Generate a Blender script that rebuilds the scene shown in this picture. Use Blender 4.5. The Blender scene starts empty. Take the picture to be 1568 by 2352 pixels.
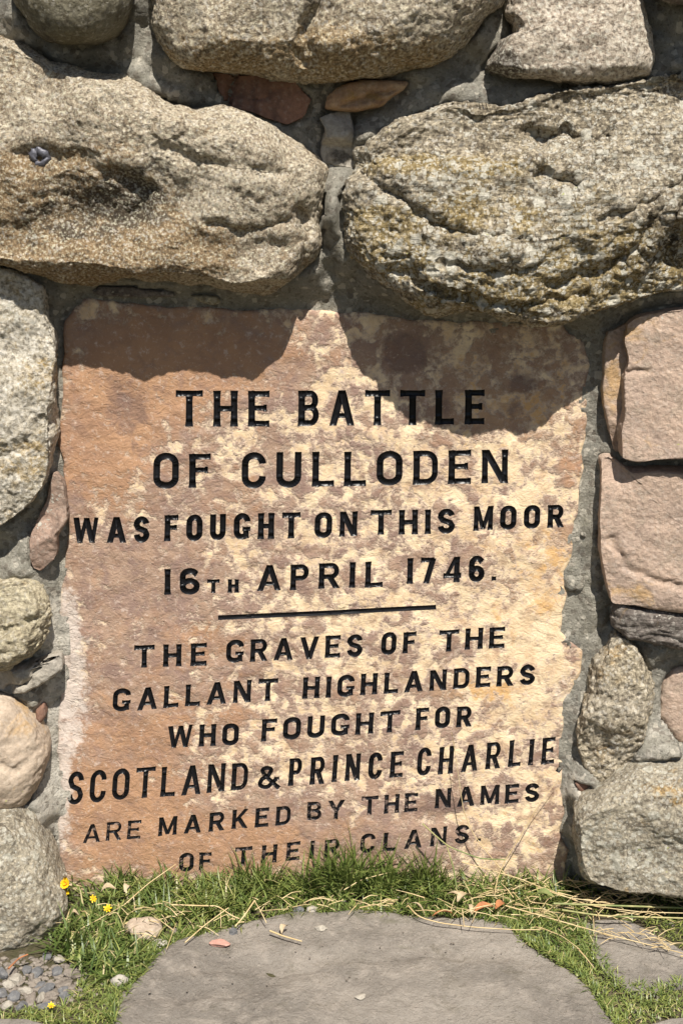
import bpy, math, random
import numpy as np
from mathutils import Vector, geometry

# ------------------------------------------------------------------ camera, sky, sun, exposure
S = bpy.context.scene
COL = S.collection
PITCH = math.radians(16.0)
CAM = np.array([0.0, -2.3, 1.393])
FPX = 3136.0                                   # focal length in units of a 1568 x 2352 picture
cam = bpy.data.objects.new('camera', bpy.data.cameras.new('camera'))
COL.objects.link(cam)
cam.location = CAM
cam.rotation_euler = (math.radians(90) - PITCH, 0, 0)
cam.data.sensor_fit = 'VERTICAL'
cam.data.sensor_height = 36.0
cam.data.lens = 36.0 * FPX / 2352.0
cam.data.clip_start = 0.05
cam.data.clip_end = 500
S.camera = cam

SUN_EL, SUN_AZ = math.radians(57), math.radians(11)      # azimuth measured from straight behind the camera to its right
world = bpy.data.worlds.new('World')
S.world = world
world.use_nodes = True
wn = world.node_tree
sky = wn.nodes.new('ShaderNodeTexSky')
sky.sky_type = 'NISHITA'
sky.sun_disc = False
sky.sun_elevation = SUN_EL
sky.sun_rotation = math.pi - SUN_AZ
bg = wn.nodes['Background']
bg.inputs['Strength'].default_value = 0.050
wn.links.new(sky.outputs[0], bg.inputs['Color'])
sun = bpy.data.objects.new('sun', bpy.data.lights.new('sun', 'SUN'))
COL.objects.link(sun)
sun.data.energy = 5.0
sun.data.angle = math.radians(0.5)
sun.data.color = (1.0, 0.945, 0.85)
sdir = Vector((math.sin(SUN_AZ) * math.cos(SUN_EL), -math.cos(SUN_AZ) * math.cos(SUN_EL), math.sin(SUN_EL)))
sun.rotation_euler = sdir.to_track_quat('Z', 'Y').to_euler()
sun.location = (2, -4, 6)
S.view_settings.view_transform = 'Standard'
S.view_settings.look = 'None'
S.view_settings.exposure = 0.54
S.view_settings.gamma = 1.0
S.view_settings.use_curve_mapping = False
S.cycles.max_bounces = 5
S.cycles.use_denoising = True

# ------------------------------------------------------------------ helpers
FW = np.array([0, math.cos(PITCH), -math.sin(PITCH)])
UP = np.array([0, math.sin(PITCH), math.cos(PITCH)])
def ray(px, py):
    return FW * FPX + np.array([1, 0, 0]) * (px - 784) + UP * (1176 - py)
def on_wall(px, py, out=0.0):                   # point of the photograph laid on the upright plane y = -out
    d = ray(px, py)
    return CAM + d * ((-out - CAM[1]) / d[1])
def on_ground(px, py, h=0.0):
    d = ray(px, py)
    return CAM + d * ((h - CAM[2]) / d[2])

_rs = np.random.RandomState(5)
_G = _rs.normal(size=(32, 32, 32, 3)).astype(np.float32)
_G /= np.linalg.norm(_G, axis=-1, keepdims=True)
def perlin(p):
    p = np.asarray(p, dtype=np.float32)
    i = np.floor(p).astype(np.int32)
    f = p - i
    u = f * f * f * (f * (f * 6 - 15) + 10)
    out = 0
    for dx in (0, 1):
        wx = u[..., 0] if dx else 1 - u[..., 0]
        for dy in (0, 1):
            wy = u[..., 1] if dy else 1 - u[..., 1]
            for dz in (0, 1):
                wz = u[..., 2] if dz else 1 - u[..., 2]
                g = _G[(i[..., 0] + dx) & 31, (i[..., 1] + dy) & 31, (i[..., 2] + dz) & 31]
                d = g[..., 0] * (f[..., 0] - dx) + g[..., 1] * (f[..., 1] - dy) + g[..., 2] * (f[..., 2] - dz)
                out = out + wx * wy * wz * d
    return out * 1.5
def fbm(p, scale, octs=4, gain=0.5, seed=0.0, ridge=False):
    p = np.asarray(p) * scale + seed * 7.31
    a, o = 1.0, 0
    for k in range(octs):
        n = perlin(p)
        if ridge: n = 1 - 2 * np.abs(n)
        o = o + a * n
        p = p[..., [1, 2, 0]] * 2.03 + 11.7
        a *= gain
    return o
def smooth(a, b, x):
    t = np.clip((x - a) / (b - a), 0, 1)
    return t * t * (3 - 2 * t)

def mesh_np(name, V, F, attrs=None, smooth_shade=True):
    """V (n,3); F list of int arrays (m,3) or (m,4)."""
    me = bpy.data.meshes.new(name)
    F = [np.asarray(f, dtype=np.int32) for f in F if len(f)]
    me.vertices.add(len(V))
    me.vertices.foreach_set('co', np.asarray(V, dtype=np.float32).ravel())
    loops = np.concatenate([f.ravel() for f in F])
    tot = np.concatenate([np.full(len(f), f.shape[1], dtype=np.int32) for f in F])
    st = np.concatenate([[0], np.cumsum(tot)[:-1]]).astype(np.int32)
    me.loops.add(len(loops))
    me.loops.foreach_set('vertex_index', loops)
    me.polygons.add(len(tot))
    me.polygons.foreach_set('loop_start', st)
    me.polygons.foreach_set('loop_total', tot)
    me.polygons.foreach_set('use_smooth', np.full(len(tot), smooth_shade))
    me.update(calc_edges=True)
    for k, v in (attrs or {}).items():
        at = me.attributes.new(k, 'FLOAT', 'POINT')
        at.data.foreach_set('value', np.asarray(v, dtype=np.float32))
    return me
def link(name, me, mat=None, parent=None, loc=None):
    o = bpy.data.objects.new(name, me)
    COL.objects.link(o)
    if mat is not None and not me.materials: me.materials.append(mat)
    if loc is not None: o.location = loc
    if parent is not None:
        o.parent = parent
    return o
def tag(o, label=None, cat=None, group=None, kind=None):
    if label: o['label'] = label
    if cat: o['category'] = cat
    if group: o['group'] = group
    if kind: o['kind'] = kind
    return o
def normals(V, quads):
    a = V[quads[:, 2]] - V[quads[:, 0]]
    b = V[quads[:, 3]] - V[quads[:, 1]]
    n = np.cross(a, b)
    N = np.zeros_like(V)
    for k in range(4):
        for c in range(3):
            N[:, c] += np.bincount(quads[:, k], n[:, c], minlength=len(V))
    return N / (np.linalg.norm(N, axis=1, keepdims=True) + 1e-12)

def resample(P, step, closed=True):
    P = np.asarray(P, float)
    if closed: P = np.vstack([P, P[:1]])
    L = np.concatenate([[0], np.cumsum(np.linalg.norm(np.diff(P, axis=0), axis=1))])
    n = max(int(L[-1] / step), 8)
    t = np.linspace(0, L[-1], n, endpoint=not closed)
    return np.stack([np.interp(t, L, P[:, k]) for k in range(P.shape[1])], 1)
def round_poly(P, it=2):                         
    P = np.asarray(P, float)
    A, B, C, D = np.roll(P, 1, 0), P, np.roll(P, -1, 0), np.roll(P, -2, 0)
    out = []
    for t in np.arange(0, 1, .2):                # Catmull-Rom: passes through every given point
        k = .8 if it > 1 else .45
        m0, m1 = (C - A) / 2 * k, (D - B) / 2 * k
        out.append((2 * t**3 - 3 * t**2 + 1) * B + (t**3 - 2 * t**2 + t) * m0 + (-2 * t**3 + 3 * t**2) * C + (t**3 - t**2) * m1)
    return np.stack(out, 1).reshape(-1, 2)
def seg_dist(pts, A, B, chunk=20000):
    """distance of every point to the nearest of the segments A[i]-B[i] (2-D)"""
    out = np.empty(len(pts))
    d = B - A
    L2 = (d ** 2).sum(1) + 1e-12
    for s in range(0, len(pts), chunk):
        p = pts[s:s + chunk, None, :]
        t = np.clip(((p - A) * d).sum(-1) / L2, 0, 1)
        out[s:s + chunk] = np.sqrt((((p - A) - t[..., None] * d) ** 2).sum(-1).min(1))
    return out
def inside(pts, poly):
    x, y = pts[:, 0], pts[:, 1]
    r = np.zeros(len(pts), bool)
    P, Q = poly, np.roll(poly, -1, 0)
    for (x0, y0), (x1, y1) in zip(P, Q):
        if y0 == y1: continue
        c = ((y0 > y) != (y1 > y)) & (x < (x1 - x0) * (y - y0) / (y1 - y0) + x0)
        r ^= c
    return r
def px_poly(P, out):
    return np.array([on_wall(x, y, out)[[0, 2]] for x, y in P])

# ------------------------------------------------------------------ materials
class NT:
    def __init__(s, name):
        s.m = bpy.data.materials.new(name)
        s.m.use_nodes = True
        s.t = s.m.node_tree
        s.b = s.t.nodes['Principled BSDF']
        s.b.inputs['Specular IOR Level'].default_value = 0.25
        tc = s.t.nodes.new('ShaderNodeTexCoord')
        s.co = tc.outputs['Object']
    def n(s, typ, **kw):
        x = s.t.nodes.new(typ)
        for k, v in kw.items(): setattr(x, k, v)
        return x
    def put(s, sock, v):
        if hasattr(v, 'is_linked') or hasattr(v, 'links'): s.t.links.new(v, sock)
        else:
            if isinstance(v, tuple) and len(v) == 3 and sock.type == 'RGBA': v = v + (1,)
            sock.default_value = v
    def shift(s, off, scl=(1, 1, 1), rot=(0, 0, 0)):
        m = s.n('ShaderNodeMapping')
        s.put(m.inputs[0], s.co)
        m.inputs['Location'].default_value = off
        m.inputs['Scale'].default_value = scl
        m.inputs['Rotation'].default_value = rot
        return m.outputs[0]
    def noise(s, scale, detail=4, rough=0.55, dist=0.0, co=None):
        x = s.n('ShaderNodeTexNoise')
        s.put(x.inputs['Vector'], co or s.co)
        x.inputs['Scale'].default_value = scale
        x.inputs['Detail'].default_value = detail
        x.inputs['Roughness'].default_value = rough
        x.inputs['Distortion'].default_value = dist
        return x.outputs['Fac']
    def vor(s, scale, co=None, feature='F1', out='Distance', rnd=1.0):
        x = s.n('ShaderNodeTexVoronoi', feature=feature)
        s.put(x.inputs['Vector'], co or s.co)
        x.inputs['Scale'].default_value = scale
        x.inputs['Randomness'].default_value = rnd
        return x.outputs[out]
    def ramp(s, fac, a, b, lo=0.0, hi=1.0):
        x = s.n('ShaderNodeMapRange', interpolation_type='SMOOTHSTEP')
        s.put(x.inputs[0], fac)
        for k, v in zip((1, 2, 3, 4), (a, b, lo, hi)): x.inputs[k].default_value = v
        return x.outputs[0]
    def math(s, op, a, b=0.0, clamp=False):
        x = s.n('ShaderNodeMath', operation=op, use_clamp=clamp)
        s.put(x.inputs[0], a); s.put(x.inputs[1], b)
        return x.outputs[0]
    def mix(s, fac, a, b, blend='MIX'):
        x = s.n('ShaderNodeMix', data_type='RGBA', blend_type=blend)
        s.put(x.inputs[0], fac); s.put(x.inputs[6], a); s.put(x.inputs[7], b)
        return x.outputs[2]
    def attr(s, name):
        x = s.n('ShaderNodeAttribute', attribute_name=name)
        return x.outputs['Fac']
    def bump(s, h, dist, strength=1.0, prev=None):
        x = s.n('ShaderNodeBump')
        x.inputs['Strength'].default_value = strength
        x.inputs['Distance'].default_value = dist
        s.put(x.inputs['Height'], h)
        if prev is not None: s.put(x.inputs['Normal'], prev)
        return x.outputs[0]
    def done(s, col, rough=0.85, nor=None, spec=None):
        s.put(s.b.inputs['Base Color'], col)
        s.put(s.b.inputs['Roughness'], rough)
        if spec is not None: s.put(s.b.inputs['Specular IOR Level'], spec)
        if nor is not None: s.put(s.b.inputs['Normal'], nor)
        return s.m

def rock(name, c1, c2, c3, ochre=(.36, .22, .07), oa=0.0, lich=(.60, .575, .51), la=0.0, dark=(.05, .042, .035),
         grain=1.0, seed=0, strata=0.0, sang=0.0, bump=1.0, gscale=1.0, rough=.86, lscale=1.0):
    """weathered stone: broad colour drift, crystals, ochre stain (attribute ma), dark patches, partly painted shade (mb), lichen (mc)"""
    t = NT(name)
    off = (seed * 3.7, seed * 1.9, seed * 5.3)
    P = t.shift(off)
    col = t.mix(t.ramp(t.noise(9, 5, .6, .6, P), .38, .62), c1, c2)
    col = t.mix(t.ramp(t.noise(34, 5, .65, .4, P), .50, .66, 0, .85), col, c3)
    if strata:
        Q = t.shift(off, (1, 1, 7.0), (0, sang, 0))
        st = t.noise(22, 6, .62, .5, Q)
        col = t.mix(t.ramp(st, .50, .64, 0, .75 * strata), col, (c3[0] * .45, c3[1] * .45, c3[2] * .42))
        col = t.mix(t.ramp(st, .47, .36, 0, .6 * strata), col, (min(c1[0] * 1.35, .8), min(c1[1] * 1.35, .8), min(c1[2] * 1.35, .8)))
    # ochre stain and dark patches where the masks say so, broken up by noise
    n1 = t.noise(26, 6, .68, .7, t.shift((off[1], off[0], 2)))
    oc = t.math('ADD', t.math('MULTIPLY', t.attr('ma'), .9), oa)
    oc = t.ramp(t.math('ADD', t.math('MULTIPLY', oc, .36), n1), .62, .84, 0, .85)
    col = t.mix(oc, col, ochre)
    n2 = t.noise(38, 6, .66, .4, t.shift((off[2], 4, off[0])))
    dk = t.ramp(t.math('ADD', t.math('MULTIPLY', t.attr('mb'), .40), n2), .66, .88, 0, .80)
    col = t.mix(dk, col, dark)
    # mineral grain: light feldspar and dark mica, 2 - 6 mm
    g = t.noise(165 * gscale, 5, .72, 0.2, P)
    col = t.mix(t.ramp(g, .50, .66, 0, .75 * grain), col, (min(c1[0] * 1.9, .85), min(c1[1] * 1.9, .82), min(c1[2] * 1.85, .76)))
    col = t.mix(t.ramp(g, .50, .35, 0, .85 * grain), col, (c3[0] * .30, c3[1] * .28, c3[2] * .26))
    g2 = t.vor(210 * gscale, P, out='Color')
    sep = t.n('ShaderNodeSeparateColor'); t.put(sep.inputs[0], g2)
    col = t.mix(t.ramp(sep.outputs[0], .80, .92, 0, .42 * grain), col, (.74, .70, .62))
    col = t.mix(t.ramp(sep.outputs[1], .84, .93, 0, .50 * grain), col, (.07, .06, .05))
    # crusty lichen spots
    wv = t.n('ShaderNodeTexNoise'); t.put(wv.inputs['Vector'], P); wv.inputs['Scale'].default_value = 90; wv.inputs['Detail'].default_value = 5; wv.inputs['Roughness'].default_value = .7
    wp = t.n('ShaderNodeVectorMath', operation='MULTIPLY_ADD'); t.put(wp.inputs[0], wv.outputs['Color']); wp.inputs[1].default_value = (.014, .014, .014); t.put(wp.inputs[2], P)
    WP = wp.outputs[0]
    area = t.math('ADD', t.math('MULTIPLY', t.noise(10, 4, .6, 0, t.shift((3, off[2], off[1]))), 1.2), t.math('MULTIPLY', t.attr('mc'), .30))
    area = t.math('ADD', area, .42 * la - .62)     # how likely a crust is here
    lm = None
    for sc_, rad in ((38 * lscale, .42), (85 * lscale, .46), (190 * lscale, .50)):
        vv = t.n('ShaderNodeTexVoronoi'); t.put(vv.inputs['Vector'], WP); vv.inputs['Scale'].default_value = sc_
        sp = t.n('ShaderNodeSeparateColor'); t.put(sp.inputs[0], vv.outputs['Color'])
        r_ = t.math('MULTIPLY', t.math('ADD', t.math('SUBTRACT', sp.outputs[0], 1.0), area), 1.0)
        r_ = t.math('MULTIPLY', t.ramp(r_, 0.0, .45), rad)
        k_ = t.ramp(t.math('SUBTRACT', r_, vv.outputs['Distance']), -.02, .06, 0, .85)
        lm = k_ if lm is None else t.math('MAXIMUM', lm, k_)
    lc = t.mix(t.ramp(t.noise(230, 3, .6, 0, P), .35, .62), lich, (lich[0] * .70, lich[1] * .69, lich[2] * .64))
    col = t.mix(lm, col, lc)
    yl = t.ramp(t.math('ADD', t.noise(85, 4, .5, .2, t.shift((off[2], 1, off[1]))), t.math('MULTIPLY', t.attr('mc'), .06)), .755, .775, 0, .8)
    col = t.mix(yl, col, (.42, .44, .14))
    h1 = t.noise(120 * gscale, 6, .72, .3, P)
    h2 = t.vor(130 * gscale, t.shift(off, (1, 1, 1)), 'SMOOTH_F1')
    nb = t.bump(h1, .0050 * bump, .9)
    nb = t.bump(h2, .0020 * bump, .7, nb)
    nb = t.bump(g, .0038 * bump, .9, nb)
    if la > .05: nb = t.bump(lm, .0016, .8, nb)
    if strata: nb = t.bump(st, .006 * strata, .9, nb)
    return t.done(col, rough, nb, .3)
# ------------------------------------------------------------------ stones
OUTLINES = []                                    # (outline on the wall, rim distance) for bedding the mortar
def arc_table(n, P, R):
    ph = np.linspace(0, math.pi / 2, 200)
    r = np.sin(ph) ** (2 / n); h = np.cos(ph) ** (2 / n)
    L = np.concatenate([[0], np.cumsum(np.hypot(np.diff(r) * R, np.diff(h) * P))])
    return L / L[-1], r, h

def px_gauss(X, Z, out, lst):
    """sum of soft ellipses given in photograph pixels: (px, py, rx, ry, weight)"""
    m = np.zeros_like(X)
    for (px, py, rx, ry, w) in lst:
        c = on_wall(px, py, out)
        k = .00076
        q = ((X - c[0]) / (rx * k)) ** 2 + ((Z - c[2]) / (ry * k)) ** 2
        m = m + w * np.exp(-q)
    return m

def stone(name, mat, P, rim, bulge, n=2.5, back=.09, step=.0026, seed=1, big=.012, mid=.0045, fine=.0016, strata=0.0, sang=0.0,
          feats=(), ma=(), mb=(), mc=(), rnd=2, parent=None, label=None, facet=0.0, tilt=(0, 0), register=True, facet_scale=14, rv=()):
    poly = px_poly(P, rim)
    poly = round_poly(poly, rnd) if rnd else poly
    poly = resample(poly, .006)
    c = (poly.min(0) + poly.max(0)) / 2
    if register: OUTLINES.append((poly, rim))
    size = poly.max(0) - poly.min(0)
    hs = size / 2
    q = (poly - c) / hs                          # normalised outline
    th = np.arctan2(q[:, 1], q[:, 0]); rr = np.hypot(q[:, 0], q[:, 1])
    o = np.argsort(th); th, rr = th[o], rr[o]
    th = np.concatenate([th[-8:] - 2 * math.pi, th, th[:8] + 2 * math.pi])
    rr = np.concatenate([rr[-8:], rr, rr[:8]])
    N = max(int((size[0] + bulge) / step), 12); M = max(int((size[1] + bulge) / step), 12)
    N, M = min(N, 620), min(M, 420)
    u, v = np.meshgrid(np.linspace(-1, 1, N + 1), np.linspace(-1, 1, M + 1), indexing='ij')
    a = np.maximum(np.abs(u), np.abs(v)) + 1e-9
    # smooth elliptic square-to-disc map
    dx = u * np.sqrt(1 - v * v / 2); dz = v * np.sqrt(1 - u * u / 2)
    s = np.clip(np.hypot(dx, dz), 0, 1); T = np.arctan2(dz, dx)
    Lt, rt, ht = arc_table(n, bulge, hs.min())
    rho = np.interp(s, Lt, rt); hh = np.interp(s, Lt, ht)
    R = np.interp(T, th, rr)
    X = c[0] + rho * R * np.cos(T) * hs[0]
    Z = c[1] + rho * R * np.sin(T) * hs[1]
    H = bulge * hh
    H = H + (tilt[0] * (X - c[0]) + tilt[1] * (Z - c[1])) * (1 - rho ** 4)
    pts = np.stack([X.ravel(), np.zeros(X.size), Z.ravel()], 1)
    if facet:                                    # broken planes: piecewise-linear relief
        rs = np.random.RandomState(seed * 13 + 3)
        k = facet_scale
        cs = np.stack([rs.uniform(poly[:, 0].min(), poly[:, 0].max(), k), rs.uniform(poly[:, 1].min(), poly[:, 1].max(), k)], 1)
        gr = rs.normal(size=(k, 2)) * facet
        hv = rs.uniform(0, 1, k) * bulge * .4
        best = np.full(X.shape, 1e9)
        wob = fbm(pts, 22, 3, .5, seed + 5).reshape(X.shape) * .0016
        for i in range(k):
            pl = bulge * .95 - hv[i] * .4 + gr[i, 0] * (X - cs[i, 0]) + gr[i, 1] * (Z - cs[i, 1]) + np.abs(gr[i]).sum() * .04 + wob
            best = np.minimum(best, pl)
        H = np.minimum(H, np.maximum(best, bulge * .15))
    for f in feats:
        kind = f[0]
        if kind == 'dent':
            _, px, py, rx, ry, ang, dep = f
            cc = on_wall(px, py, rim); k = .00076; a_ = math.radians(ang)
            ex = (X - cc[0]) * math.cos(a_) - (Z - cc[2]) * math.sin(a_)
            ez = (X - cc[0]) * math.sin(a_) + (Z - cc[2]) * math.cos(a_)
            H = H - dep * np.exp(-(ex / (rx * k)) ** 2 - (ez / (ry * k)) ** 2)
        elif kind == 'crack':
            _, L, w, dep = f
            q_ = px_poly(L, rim); q_ = resample(q_, .006, False)
            pp = np.stack([X.ravel(), Z.ravel()], 1)
            pp = pp + np.stack([fbm(pts, 45, 3, .5, seed + 9), fbm(pts, 45, 3, .5, seed + 10)], 1) * .006
            d = seg_dist(pp, q_[:-1], q_[1:]).reshape(X.shape)
            H = H - dep * np.exp(-(d / w) ** 2)
        elif kind == 'step':                     # stone set back beyond the line (on its left hand side)
            _, L, amt, soft = f
            q_ = px_poly(L, rim); q_ = resample(q_, .01, False)
            pp = np.stack([X.ravel(), Z.ravel()], 1)
            pp = pp + np.stack([fbm(pts, 18, 4, .5, seed + 3), fbm(pts, 18, 4, .5, seed + 4)], 1) * .016
            out = np.zeros(len(pp)); bd = np.full(len(pp), 1e9)
            for A, B in zip(q_[:-1], q_[1:]):
                dd = B - A; t = np.clip(((pp - A) @ dd) / (dd @ dd), 0, 1)
                r_ = pp - A - t[:, None] * dd
                di = np.hypot(r_[:, 0], r_[:, 1]); sg = np.sign(dd[0] * r_[:, 1] - dd[1] * r_[:, 0])
                k_ = di < bd
                bd[k_] = di[k_]; out[k_] = (di * sg)[k_]
            w_ = 1 / (1 + np.exp(-np.clip(out / soft, -30, 30)))
            H = H - amt * w_.reshape(X.shape) * (hh ** .5)
        elif kind == 'cap':
            _, px, py, h, gx, gz = f
            cc = on_wall(px, py, rim)
            pl = h + gx * (X - cc[0]) + gz * (Z - cc[2])
            k = .006
            H = np.where(H - pl > k, pl, np.where(pl - H > k, H, (H + pl) / 2 - k / 4 - (H - pl) ** 2 / (4 * k)))
    Vf = np.stack([X, -(rim + H), Z], -1).reshape(-1, 3)
    idx = np.arange((N + 1) * (M + 1)).reshape(N + 1, M + 1)
    Q = np.stack([idx[:-1, :-1], idx[1:, :-1], idx[1:, 1:], idx[:-1, 1:]], -1).reshape(-1, 4)
    border = np.concatenate([idx[:-1, 0], idx[-1, :-1], idx[:0:-1, -1], idx[0, :0:-1]])
    V = [Vf]; quads = [Q]; base = len(Vf); prev = border; nb = len(border)
    Pb = Vf[border]
    K = 7
    for k in range(1, K + 1):
        f = k / K * math.pi / 2 * .96
        sc = math.cos(f) ** .8
        ring = np.stack([c[0] + (Pb[:, 0] - c[0]) * sc, np.full(nb, -rim + back * math.sin(f)), c[1] + (Pb[:, 2] - c[1]) * sc], 1)
        V.append(ring)
        cur = np.arange(base, base + nb); base += nb
        quads.append(np.stack([prev, np.roll(prev, -1), np.roll(cur, -1), cur], 1)[:, ::-1])
        prev = cur
    V.append(np.array([[c[0], -rim + back * 1.02, c[1]]]))
    cap = np.stack([prev, np.roll(prev, -1), np.full(nb, base)], 1)[:, ::-1]
    V = np.concatenate(V); quads = np.concatenate(quads)
    if rv:
        back_f = np.clip((-V[:, 1] + .02) / (rim + .02), 0, 1)
        V[:, 1] -= px_gauss(V[:, 0], V[:, 2], rim, rv) * back_f
    Nn = normals(V, quads)
    W = V.copy()
    disp = big * fbm(W, 9, 2, .5, seed) + mid * fbm(W, 32, 3, .55, seed + 2) + fine * fbm(W, 120, 2, .6, seed + 4)
    if strata:
        ca, sa = math.cos(sang), math.sin(sang)
        wx = fbm(W, 7, 2, .5, seed + 8) * .02
        U_ = W[:, 0] * ca + W[:, 2] * sa; V_ = -W[:, 0] * sa + W[:, 2] * ca + wx
        Sp = np.stack([U_ * 14, W[:, 1] * 30, V_ * 90], 1)
        r = fbm(Sp, 1.0, 3, .55, seed + 1, ridge=True)
        disp = disp + strata * (r * .5)
    V = V + Nn * disp[:, None]
    X_, Z_ = W[:, 0], W[:, 2]
    at = {'ma': px_gauss(X_, Z_, rim, ma), 'mb': px_gauss(X_, Z_, rim, mb), 'mc': px_gauss(X_, Z_, rim, mc)}
    loc = np.array([c[0], -rim, c[1]])
    me = mesh_np(name, V - loc, [quads, cap], at)
    ob = link(name, me, mat, parent, loc)
    if label: ob['label'] = label
    return ob

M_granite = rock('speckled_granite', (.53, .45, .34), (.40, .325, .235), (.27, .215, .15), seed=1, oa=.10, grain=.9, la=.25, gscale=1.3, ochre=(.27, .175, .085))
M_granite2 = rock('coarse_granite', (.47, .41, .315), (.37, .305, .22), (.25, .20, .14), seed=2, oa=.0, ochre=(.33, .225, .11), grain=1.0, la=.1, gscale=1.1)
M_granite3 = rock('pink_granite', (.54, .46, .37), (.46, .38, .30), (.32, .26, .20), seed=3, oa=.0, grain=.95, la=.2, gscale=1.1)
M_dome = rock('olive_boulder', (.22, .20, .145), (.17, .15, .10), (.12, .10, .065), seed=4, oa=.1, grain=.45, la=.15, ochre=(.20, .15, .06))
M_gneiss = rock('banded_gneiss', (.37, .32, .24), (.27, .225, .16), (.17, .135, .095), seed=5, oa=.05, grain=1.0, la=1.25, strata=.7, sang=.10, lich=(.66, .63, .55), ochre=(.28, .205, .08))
M_left = rock('lichened_granite', (.60, .55, .46), (.50, .44, .34), (.38, .33, .24), seed=6, oa=.2, grain=.85, la=.45, ochre=(.44, .30, .11))
M_red = rock('red_sandstone', (.30, .165, .115), (.22, .125, .09), (.15, .09, .07), seed=7, grain=.18, la=.0, bump=.4, ochre=(.33, .2, .1))
M_dull = rock('dull_brown_sandstone', (.36, .25, .195), (.29, .21, .165), (.23, .165, .13), seed=57, grain=.3, la=.5, bump=.7)
M_pink = rock('pink_sandstone', (.50, .365, .28), (.44, .33, .265), (.385, .30, .235), seed=8, grain=.26, la=.05, bump=.8, ochre=(.5, .32, .15), oa=.05)
M_tan = rock('tan_sandstone', (.46, .37, .285), (.41, .325, .25), (.34, .27, .205), seed=9, grain=.22, la=.1, bump=.4, oa=.12, ochre=(.48, .31, .14))
M_cream = rock('cream_quartzite', (.47, .41, .29), (.38, .325, .225), (.27, .225, .15), seed=10, grain=.6, la=.2, oa=.15, strata=.5, sang=.35)
M_grey = rock('grey_boulder', (.39, .345, .265), (.29, .255, .195), (.20, .17, .13), seed=11, grain=.75, la=1.25, oa=.05, lich=(.60, .575, .50))
M_slate = rock('dark_slate', (.20, .175, .155), (.15, .125, .11), (.10, .085, .075), seed=12, grain=.5, la=.4, bump=.8, strata=.5, sang=-.1)
M_mica = rock('mica_schist', (.43, .375, .29), (.33, .28, .20), (.22, .18, .13), seed=13, grain=.9, la=.3, oa=.1)
M_flake = rock('grey_flake', (.38, .345, .29), (.32, .29, .25), (.25, .225, .19), seed=14, grain=.25, la=.2, bump=.5)
M_orange = rock('orange_flake', (.48, .33, .20), (.36, .22, .13), (.24, .14, .09), seed=15, grain=.2, bump=.5)

cairn = bpy.data.objects.new('stone_cairn', None)
COL.objects.link(cairn)
cairn.location = (0, 0, 0)
tag(cairn, 'rough cairn wall of big mortared boulders round the inscribed red and cream slab', 'stone wall')
R = math.radians
def st(*a, **k): return stone(*a, parent=cairn, **k)

st('boulder', M_dome, [(36, -70), (35, -10), (55, 38), (90, 82), (122, 106), (170, 108), (222, 98), (262, 76), (286, 45), (300, 0), (303, -70), (250, -130), (90, -130)],
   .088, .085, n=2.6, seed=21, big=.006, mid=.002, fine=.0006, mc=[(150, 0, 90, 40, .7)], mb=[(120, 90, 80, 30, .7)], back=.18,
   label='smooth dark olive boulder at the top left, underside in shade')
st('boulder', M_granite2, [(357, -50), (353, 20), (360, 68), (384, 112), (420, 145), (470, 161), (540, 172), (620, 178), (690, 187), (745, 191), (800, 184), (862, 176), (930, 161), (1000, 141), (1052, 110), (1092, 75), (1122, 40), (1152, 0), (1165, -80), (1080, -230), (760, -290), (460, -220)],
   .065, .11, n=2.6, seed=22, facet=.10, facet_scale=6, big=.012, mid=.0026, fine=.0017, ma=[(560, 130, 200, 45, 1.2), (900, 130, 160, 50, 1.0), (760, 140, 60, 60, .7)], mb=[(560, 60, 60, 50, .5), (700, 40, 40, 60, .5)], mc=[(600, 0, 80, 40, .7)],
   feats=[('crack', [(742, -40), (738, 20), (715, 50), (700, 90), (702, 140)], .012, .024), ('dent', 640, 90, 60, 90, 0, .015)], back=.17,
   label='broad granite boulder across the top with a groove down its middle')
st('boulder', M_granite3, [(1179, -40), (1160, 30), (1176, 52), (1180, 80), (1148, 95), (1106, 150), (1118, 172), (1170, 186), (1225, 187), (1280, 192), (1320, 201), (1390, 194), (1440, 180), (1482, 172), (1490, 125), (1482, 60), (1466, 0), (1430, -90), (1250, -110)],
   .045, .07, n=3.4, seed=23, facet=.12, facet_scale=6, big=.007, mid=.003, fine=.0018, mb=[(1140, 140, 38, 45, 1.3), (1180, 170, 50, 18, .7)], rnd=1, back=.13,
   label='pinkish speckled granite boulder at the top right with a dark lower left corner')
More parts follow.
